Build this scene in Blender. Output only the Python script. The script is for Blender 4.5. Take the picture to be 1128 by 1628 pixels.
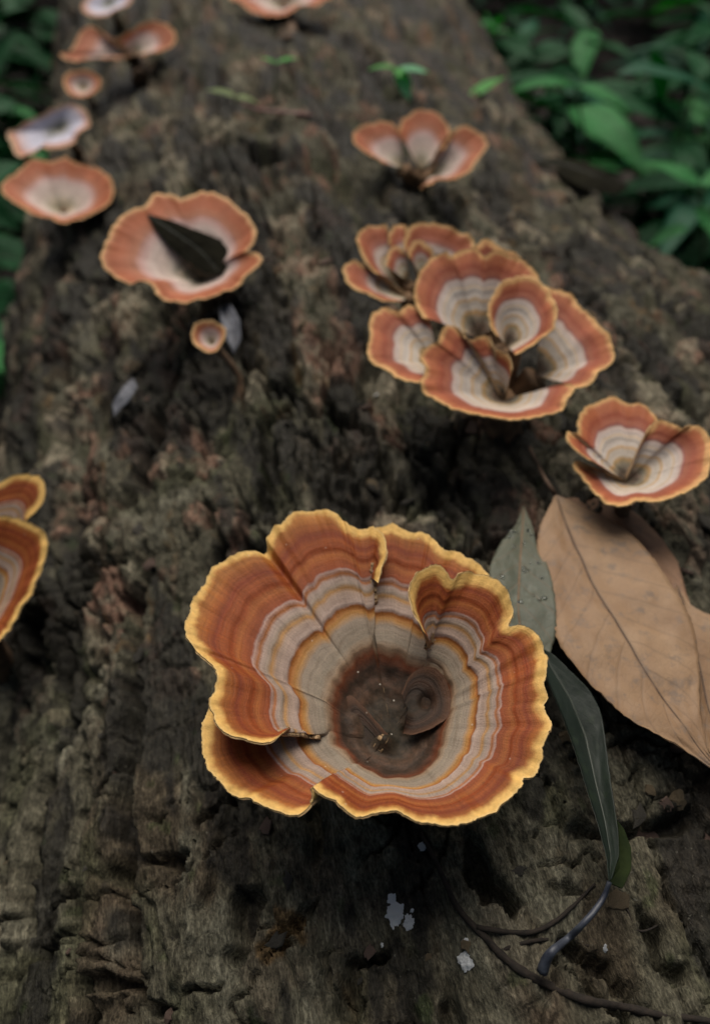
import bpy, math, random
import numpy as np
from mathutils import Vector, Matrix

scene = bpy.context.scene
for o in list(bpy.data.objects):
    bpy.data.objects.remove(o, do_unlink=True)

# ---------------------------------------------------------------- camera
cam_data = bpy.data.cameras.new('camera')
cam_data.sensor_fit = 'VERTICAL'
cam_data.sensor_height = 36.0
cam_data.lens = 18.0 / math.tan(math.radians(32.5))
cam_data.clip_start = .005
cam_data.clip_end = 100
cam_data.dof.use_dof = True
cam_data.dof.focus_distance = .174
cam_data.dof.aperture_fstop = 9.8
camera = bpy.data.objects.new('camera', cam_data)
scene.collection.objects.link(camera)
PITCH, YAW = math.radians(47), math.radians(11.3)
camera.location = (0, 0, .186)
camera.rotation_euler = (math.radians(90) - PITCH, 0, -YAW)
scene.camera = camera

# ---------------------------------------------------------------- daylight under a closed canopy: dull sky, very soft sun
SUN_EL, SUN_AZ = math.radians(58), math.radians(8)      # azimuth from +Y, clockwise positive
world = bpy.data.worlds.new('World')
scene.world = world
world.use_nodes = True
wn = world.node_tree.nodes; wl = world.node_tree.links
sky = wn.new('ShaderNodeTexSky'); sky.sky_type = 'NISHITA'; sky.sun_disc = False
sky.sun_elevation = SUN_EL; sky.sun_rotation = SUN_AZ
sky.air_density = 1.0; sky.dust_density = 6.0; sky.ozone_density = 1.0
bg = wn['Background']; bg.inputs['Strength'].default_value = .05
wl.new(sky.outputs[0], bg.inputs['Color'])
sun_data = bpy.data.lights.new('sun', 'SUN')
sun_data.energy = 1.5; sun_data.angle = math.radians(50); sun_data.color = (1.0, .95, .86)
sun = bpy.data.objects.new('sun', sun_data)
scene.collection.objects.link(sun)
sd = Vector((math.sin(SUN_AZ) * math.cos(SUN_EL), math.cos(SUN_AZ) * math.cos(SUN_EL), math.sin(SUN_EL)))
sun.rotation_euler = sd.to_track_quat('Z', 'Y').to_euler()
scene.view_settings.view_transform = 'Standard'
scene.view_settings.look = 'None'
scene.view_settings.exposure = .68
scene.view_settings.gamma = 1.0
scene.cycles.max_bounces = 6
scene.cycles.use_denoising = True

C = scene.collection
# traced shapes of this log's fungi: coordinates in hundredths of a millimetre
CRACKS = [[[[-0.0862,0.1874],[-0.0898,0.1702],[-0.094,0.1647],[-0.0955,0.1373],[-0.0945,0.1163],[-0.0947,0.1016],[-0.0942,0.0895],[-0.0959,0.079],[-0.095,0.067],[-0.0961,0.0479]],0.0032,0.0065],[[[-0.1243,0.1155],[-0.1298,0.1029],[-0.1291,0.0841],[-0.1293,0.0749],[-0.1345,0.0663],[-0.1356,0.057]],0.003,0.006],[[[-0.047,0.0641],[-0.0524,0.0587],[-0.0558,0.0557],[-0.0589,0.0552],[-0.0627,0.055]],0.0013,0.003],[[[-0.0595,0.0684],[-0.0638,0.0647],[-0.0653,0.0583],[-0.0669,0.051]],0.003,0.0045],[[[-0.0909,0.0864],[-0.0881,0.0839],[-0.0836,0.0819],[-0.0792,0.0794],[-0.0761,0.0789]],0.0012,0.0035],[[[-0.0757,0.0793],[-0.0751,0.0837],[-0.0701,0.0848],[-0.0644,0.0862]],0.0009,0.0026],[[[-0.134,0.1877],[-0.1403,0.1806],[-0.1449,0.1728],[-0.15,0.168]],0.0075,0.012],[[[-0.0951,0.1896],[-0.1059,0.1846],[-0.1172,0.1775],[-0.1241,0.1685],[-0.1271,0.1483],[-0.1215,0.1323]],0.003,0.006],[[[-0.1423,0.0815],[-0.1354,0.0823],[-0.1274,0.0801]],0.001,0.003],[[[-0.1275,0.0699],[-0.1226,0.0681],[-0.117,0.0674],[-0.1139,0.07],[-0.1098,0.0731]],0.0013,0.003],[[[-0.1111,0.0568],[-0.1034,0.0566],[-0.096,0.0552],[-0.0892,0.0508],[-0.0811,0.0488]],0.002,0.004],[[[-0.0809,0.0516],[-0.0762,0.051],[-0.0725,0.0481],[-0.0687,0.0484]],0.0009,0.0026],[[[-0.1149,0.1928],[-0.1004,0.1828],[-0.0914,0.1791]],0.001,0.003],[[[-0.043,0.0498],[-0.0386,0.0472],[-0.0339,0.0465]],0.0013,0.0035],[[[-0.0412,0.0519],[-0.0444,0.0428],[-0.0452,0.0351]],0.0022,0.004],[[[-0.0017,0.2017],[0.0024,0.182],[0.0004,0.1652]],0.003,0.006],[[[-0.0353,0.2331],[-0.0409,0.2076],[-0.0398,0.1825]],0.003,0.006],[[[-0.0405,0.2507],[-0.0151,0.2259],[-0.001,0.2049]],0.003,0.006],[[[-0.0392,0.4498],[-0.0187,0.4428],[-0.0043,0.4221]],0.006,0.012],[[[0.0007,0.0399],[0.0077,0.0397],[0.0111,0.0378],[0.0137,0.0278]],0.002,0.004],[[[0.0221,0.046],[0.023,0.0355],[0.0262,0.0277]],0.002,0.004],[[[0.0292,0.0795],[0.0386,0.0813],[0.0459,0.0784]],0.001,0.003],[[[-0.0114,0.0638],[-0.011,0.0553],[-0.0069,0.0504],[-0.005,0.0435]],0.003,0.006],[[[-0.07,0.2843],[-0.0829,0.2516],[-0.0893,0.2201],[-0.1034,0.2034]],0.0035,0.007],[[[-0.1365,0.439],[-0.1392,0.3667],[-0.1365,0.3033],[-0.1343,0.2523]],0.004,0.009]]
FUNGI = {
  'main': dict(origin=[2569,8359,-613], apex=[0,200,2133], stem=(0.0045,0.0065), mid=[[88,2145,2750],[-596,1824,2735],[-1031,1366,2716],[-1266,888,2698],[-1350,183,2673],[-1221,-265,2659],[-883,-685,2647],[-336,-1052,2638],[239,-1096,2641],[739,-805,2654],[1058,-268,2675],[1422,351,2698],[1500,894,2717],[1307,1306,2730],[823,1645,2738]], fans=[
    ([0,200,2133],[[-2455,-339,3799],[-2763,-493,3804],[-3039,-430,3817],[-3372,-287,3832],[-3672,-51,3850],[-3861,416,3815],[-3856,724,3776],[-3735,1109,3740],[-3696,1477,3702],[-3945,1897,3690],[-4200,2328,3678],[-4299,2636,3663],[-4235,3023,3652],[-4086,3545,3654],[-3852,3919,3651],[-3601,4419,3654],[-3239,4676,3648],[-2848,4833,3640],[-2451,4849,3626],[-2191,4920,3380],[-2140,5200,3590],[-1922,5484,3639],[-1734,5521,3679],[-1484,5763,3727],[-927,5815,3770],[-434,5681,3735],[-163,5438,3695],[46,5144,3653],[309,5050,3602],[571,5035,3658],[710,4768,3705],[773,4388,3683],[696,4045,3660],[496,3655,3636],[328,3252,3611]],[(30.5,26,[237,3756,3247],0.62), (1.6,5,[-2260,167,3187],0.6)]),
    ([0,200,2133],[[181,4906,3396],[467,5080,3434],[733,5152,3468],[849,5146,3499],[1135,5143,3513],[1436,4856,3517],[1849,4699,3526],[2058,4414,3530],[2194,4065,3531],[2500,4024,3507],[2690,3761,3474],[2964,3564,3444],[3092,3278,3410],[3257,2812,3245],[3275,2160,3073]],[]),
    ([0,200,2133],[[984,1565,3787],[892,2225,3893],[935,2662,3991],[1197,2993,4088],[1587,3163,4046],[1833,3077,3995],[2015,2814,3937],[2317,2934,3931],[2648,2877,3919],[2968,2633,3900],[3173,2340,3879],[3218,2055,3769],[3251,1830,3662],[3046,1496,3549],[3247,1422,3573],[3514,1229,3593],[3579,933,3569],[3589,621,3544],[3497,237,3516],[3327,-72,3490],[3270,-396,3464],[3153,-564,3443],[3165,-890,3418],[3130,-1076,3385],[2859,-1327,3349],[2722,-1641,3311],[2499,-1930,3274],[2216,-1970,3245],[2095,-2129,3318],[1799,-2325,3320],[1412,-2498,3321],[1058,-2621,3324],[726,-2647,3331],[312,-2606,3340],[-39,-2477,3352],[-312,-2288,3366],[-563,-2153,3379],[-922,-2152,3394],[-1220,-2175,3407],[-1465,-2006,3428],[-1667,-1794,3451],[-1913,-1597,3473],[-2052,-1433,3494],[-2043,-1592,3398],[-2227,-1762,3301],[-2479,-1820,3281],[-2778,-1690,3267],[-3038,-1528,3254],[-3295,-1314,3243],[-3600,-1167,3229],[-3890,-808,3223],[-4107,-380,3202],[-4185,48,3183],[-4139,539,3167],[-4026,934,3081],[-3847,1394,2998],[-3623,1798,2913]],[(3.5,9,[1274,1733,3065],0.46)]),
    ([-442,-319,2182],[[-1300,21,2308],[-1255,579,2374],[-1009,1020,2438],[-787,1164,2491],[-556,893,2443],[-308,446,2389],[-122,84,2338]],[]),
    ([470,590,2440],[[414,985,2473],[714,1360,2581],[1093,1416,2679],[1390,1060,2762],[1449,559,2731],[1282,118,2699],[886,-64,2594],[476,-86,2493],[212,17,2398]],[]),
  ]),
  'lone': dict(origin=[11333,14997,-605], apex=[0,200,2119], stem=(0.0022,0.0034), mid=None, fans=[
    ([0,200,2119],[[-1280,111,3148],[-1506,503,3152],[-1710,975,3162],[-1688,1439,3174],[-1500,1610,3168],[-1277,1453,3140],[-1044,1966,3112],[-669,2524,3088],[-244,2773,3044],[192,2918,3060],[642,2887,3064],[842,2614,3048],[1256,2502,3046],[1485,2169,3027],[1561,1813,2903],[1562,1448,2728],[1454,1029,2547]],[]),
    ([0,200,2119],[[548,849,3124],[1038,1332,3197],[1325,1401,3239],[1650,1245,3266],[1909,1031,3205],[2306,1142,3168],[2553,983,3110],[2662,718,3044],[2532,267,2961],[2046,-531,2849],[1636,-885,2810],[1182,-1101,2780],[561,-1278,2750],[98,-1295,2734],[-251,-1146,2730],[-793,-1217,2709],[-1231,-1098,2702],[-1408,-842,2708],[-1542,-424,2725],[-1599,-38,2742],[-1711,317,2756],[-1675,563,2773],[-1429,590,2778],[-1095,295,2763]],[]),
  ]),
  'cluster': dict(origin=[9305,20286,-277], apex=[0,200,1475], stem=(0.005,0.007), mid=None, fans=[
    ([438,3900,2906],[[-67,4996,4053],[278,5290,4103],[620,5480,4139],[948,5304,4123],[1133,4901,4073],[1458,4583,4038],[1780,4055,3974]],[]),
    ([-496,1892,2503],[[-2469,2171,3395],[-2590,2865,3589],[-2471,3464,3776],[-2171,3973,3955],[-1778,4477,4136],[-1460,4584,4261],[-1113,4544,4366],[-927,4307,4355],[-768,4391,4388],[-329,4490,4430],[67,4280,4429],[175,3954,4404],[506,4073,4446],[997,3982,4346],[1469,3684,4217],[1767,3148,4051],[1795,2641,3881],[1728,2130,3707]],[]),
    ([-2198,935,2374],[[-3126,-773,2972],[-3657,-593,2965],[-3968,-345,2974],[-4242,181,3022],[-4632,595,3051],[-4584,1223,3123],[-4388,1748,3183],[-4332,2324,3264],[-4005,2829,3343],[-3648,3048,3383],[-3336,2856,3365],[-3139,2752,3356],[-2989,2916,3383],[-2704,2990,3401],[-2410,2736,3374],[-2241,2349,3325]],[]),
    ([926,-55,2172],[[2003,2875,3717],[2131,2647,3689],[2463,2481,3675],[2674,2240,3648],[2882,1935,3611],[2883,1513,3553],[3062,1032,3492],[3132,518,3423],[3247,188,3381],[3303,-185,3305],[3227,-557,3227],[3172,-926,3149],[2841,-1177,3080],[2505,-1281,3031],[2181,-1639,2948],[1823,-1817,2888],[1485,-1777,2859]],[]),
    ([124,786,2923],[[-88,-366,3313],[340,-282,3488],[1092,2,3700],[1381,175,3883],[1622,755,4121],[1655,1467,4220],[1523,2105,4304],[1063,2459,4340],[378,2399,4313],[-74,2145,4089],[-408,1618,3830],[-477,1172,3590],[-360,697,3351]],[]),
    ([-478,-986,2056],[[1357,-1669,2972],[1398,-1898,2941],[1029,-2339,2870],[658,-2741,2805],[104,-2813,2779],[-635,-2847,2754],[-1356,-2651,2762],[-2044,-2332,2787],[-2567,-2044,2812],[-2912,-1604,2863],[-3264,-1157,2915],[-3285,-733,3040],[-3049,-268,3178],[-3027,251,3317],[-2698,572,3438],[-2373,544,3511],[-2176,989,3645],[-1872,1170,3678],[-1595,933,3653],[-1473,460,3591],[-1221,380,3587],[-923,510,3579],[-729,364,3531],[-648,-83,3438],[-399,-382,3370],[-341,-812,3279],[-482,-1138,3196]],[]),
  ]),
  'back_cluster': dict(origin=[7690,26780,-1153], apex=[0,200,2551], stem=(0.003,0.005), mid=None, fans=[
    ([-352,-90,3098],[[-854,1017,4186],[-598,1714,4315],[-249,2027,4381],[6,1822,4355],[6,1292,4263]],[]),
    ([214,-137,3059],[[-335,583,4129],[-148,1174,4263],[195,1672,4386],[753,1791,4451],[1418,1430,4437],[1927,1135,4328],[2325,902,4225],[2476,606,4103],[2329,151,3943]],[]),
    ([-477,-111,2988],[[-1465,-450,3708],[-1765,-37,3820],[-1992,873,4020],[-1891,1744,4225],[-1409,2143,4361],[-870,2074,4368],[-677,1806,4328],[-790,1078,4199]],[]),
    ([-503,-834,2964],[[-992,-1786,3290],[-1454,-1618,3324],[-1790,-1409,3369],[-2414,-972,3443],[-2748,-485,3536],[-2802,-14,3636],[-2633,486,3753],[-2191,615,3816],[-1886,197,3780],[-1412,-426,3714]],[]),
    ([-268,-240,3177],[[-1200,-112,3877],[-1008,422,3976],[-804,782,4045],[-511,870,4071],[-300,608,4033]],[]),
    ([295,-174,3207],[[-261,169,4060],[-66,675,4154],[191,919,4205],[476,862,4205],[619,539,4154],[725,80,4078]],[]),
  ]),
  'leafcup': dict(origin=[-372,30471,-1264], apex=[0,200,1824], stem=(0.003,0.0045), mid=None, fans=[
    ([0,200,1824],[[1934,-225,3166],[2299,192,3291],[2461,795,3456],[2258,1624,3665],[1914,2246,3808],[1561,2842,3942],[975,3344,4038],[513,3565,4061],[62,3377,3970],[-372,3317,3928],[-901,3680,4001],[-1535,3770,3990],[-1902,3149,3795],[-2380,3100,3754],[-2954,2749,3624],[-3406,2135,3425],[-3707,1299,3173],[-3910,799,3021],[-3721,64,2825],[-3280,-546,2679],[-2849,-826,2624],[-2449,-809,2651],[-1994,-1061,2606],[-1771,-1679,2445],[-1288,-2090,2356],[-640,-2282,2339],[-105,-2151,2417],[419,-2142,2461],[964,-1979,2549],[1464,-1804,2638],[1681,-1507,2745],[2156,-1191,2872],[2487,-843,3000],[2372,-400,3130],[1988,-203,3175]],[]),
  ]),
  'bud': dict(origin=[271,24347,-1190], apex=[-589,1760,1834], stem=(0.0012,0.0016), mid=None, fans=[
    ([-589,1760,1834],[[-311,1100,2026],[-83,1392,2159],[-74,1808,2325],[-346,2100,2419],[-715,2201,2430],[-1084,2116,2367],[-1267,1785,2221],[-1220,1385,2067],[-932,1044,1955],[-571,921,1934],[-311,1100,2026]],[]),
  ]),
  'leftcup': dict(origin=[-5445,43940,-3567], apex=[-2103,1017,861], stem=(0.0028,0.004), mid=None, fans=[
    ([-2103,1017,861],[[-1922,-1383,1391],[-2445,-881,1474],[-3203,-579,1505],[-3872,162,1632],[-4483,848,1749],[-4932,1457,1857],[-5120,2126,1989],[-4900,2723,2123],[-4401,3219,2247],[-3931,3841,2396],[-3276,4212,2501],[-2579,3849,2454],[-2022,3850,2477],[-1567,3983,2524],[-1087,3384,2419],[-499,3155,2396],[251,2619,2315],[774,1751,2156],[937,704,1945],[699,-188,1749],[139,-843,1589],[-632,-1093,1505],[-1297,-1310,1432],[-1922,-1383,1391]],[]),
  ]),
  'leftpale': dict(origin=[-7414,56875,-4827], apex=[-370,-2784,3117], stem=(0.0026,0.004), mid=None, fans=[
    ([-370,-2784,3117],[[-3361,-4130,3538],[-2695,-3697,3687],[-1983,-3210,3853],[-1340,-2933,3959],[-652,-2486,4113],[312,-2088,4268],[993,-2402,4221],[1528,-3448,3974],[1531,-4371,3732],[985,-4942,3553],[552,-5694,3333],[64,-5983,3231],[-673,-6001,3188],[-1369,-5807,3202],[-1775,-6217,3073],[-2395,-6419,2988],[-2869,-6107,3045],[-3132,-5069,3304],[-3361,-4130,3538]],[]),
  ]),
  'farstrip': dict(origin=[-2896,63423,-2202], apex=[-432,2706,608], stem=(0.004,0.005), mid=None, fans=[
    ([-432,2706,608],[[-5247,1785,1270],[-4577,2041,1394],[-4087,3126,1770],[-3693,3914,2047],[-2958,4239,2197],[-2365,3582,2025],[-1873,2816,1813],[-892,2753,1855],[-135,3271,2068],[395,3705,2240],[1412,3910,2370],[2371,3446,2284],[2905,2395,1983],[2708,1305,1623],[1796,637,1352],[824,702,1311],[-247,592,1208],[-1218,593,1146],[-2301,874,1167],[-3398,900,1105],[-4359,964,1064],[-5046,1293,1126],[-5247,1785,1270]],[]),
  ]),
  'farbutton': dict(origin=[-6687,65383,-4800], apex=[5,-4361,2951], stem=(0.002,0.003), mid=None, fans=[
    ([5,-4361,2951],[[-1197,-4512,3443],[-1037,-3947,3680],[-512,-3669,3831],[250,-3711,3875],[982,-4186,3745],[1310,-4904,3486],[1046,-5606,3187],[474,-5972,2997],[-236,-5937,2955],[-877,-5489,3081],[-1197,-4512,3443]],[]),
  ]),
  'fartop': dict(origin=[-4436,77318,-2887], apex=[-355,-1391,2124], stem=(0.003,0.004), mid=None, fans=[
    ([-355,-1391,2124],[[-2473,-2965,2296],[-2121,-1876,2687],[-1346,-407,3236],[-68,87,3489],[1121,-751,3286],[1596,-2326,2786],[1129,-3252,2442],[218,-3647,2247],[-686,-4038,2054],[-1794,-3888,2030],[-2473,-2965,2296]],[]),
  ]),
  'farcentre': dict(origin=[7789,62473,-458], apex=[617,6873,630], stem=(0.004,0.005), mid=None, fans=[
    ([617,6873,630],[[-3639,5884,1673],[-3017,7131,2059],[-1682,7952,2364],[349,8175,2541],[2178,7652,2497],[3608,6271,2189],[3903,4528,1715],[3182,3921,1504],[2406,3482,1337],[1533,3804,1379],[699,3234,1171],[-103,2810,1007],[-1327,3200,1048],[-2247,3822,1171],[-2829,4973,1462],[-3639,5884,1673]],[]),
  ]),
  'farlobed': dict(origin=[11205,39556,-995], apex=[0,200,985], stem=(0.0045,0.006), mid=None, fans=[
    ([-6,-472,1542],[[-926,867,2958],[-470,1718,3215],[10,2081,3352],[607,2222,3442],[1212,1857,3408],[1533,1277,3230],[1700,635,3030],[1594,-40,2808],[1035,-708,2566]],[]),
    ([-860,-187,1622],[[-1940,-833,2184],[-2239,-439,2291],[-2673,-63,2388],[-3182,760,2590],[-3103,1479,2796],[-2669,1851,2928],[-2050,1991,3013],[-1479,2043,3075],[-1034,1822,3063],[-760,1289,2967]],[]),
    ([364,-1072,1517],[[492,-1037,2562],[969,-418,2763],[1598,136,2955],[2124,525,3101],[2573,493,3141],[2950,157,2995],[3264,-165,2849],[3343,-726,2633],[3017,-1105,2442],[2478,-1670,2195],[1949,-2211,1975],[1205,-2382,1835],[553,-2208,1784],[17,-2329,1666],[-578,-2572,1516]],[]),
  ]),
  'leftedge': dict(origin=[-9475,18084,-6844], apex=[262,-348,3493], stem=(0.004,0.006), mid=None, fans=[
    ([845,816,4756],[[383,2346,6296],[993,2710,6461],[1605,2843,6536],[2034,2928,6576],[2670,2907,6592],[3005,2665,6495],[3082,2261,6314],[2908,1826,6101],[2541,1602,5956]],[]),
    ([268,-432,3784],[[-628,1511,5885],[379,1887,6114],[1084,1746,6114],[1588,1624,6105],[2130,1454,6081],[2663,1099,5983],[2993,808,5893],[3112,357,5724],[2946,-151,5510],[2573,-939,5168],[2241,-1392,4962],[1774,-1997,4685],[1091,-2508,4429],[-47,-2644,4285]],[]),
  ]),
}
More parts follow.
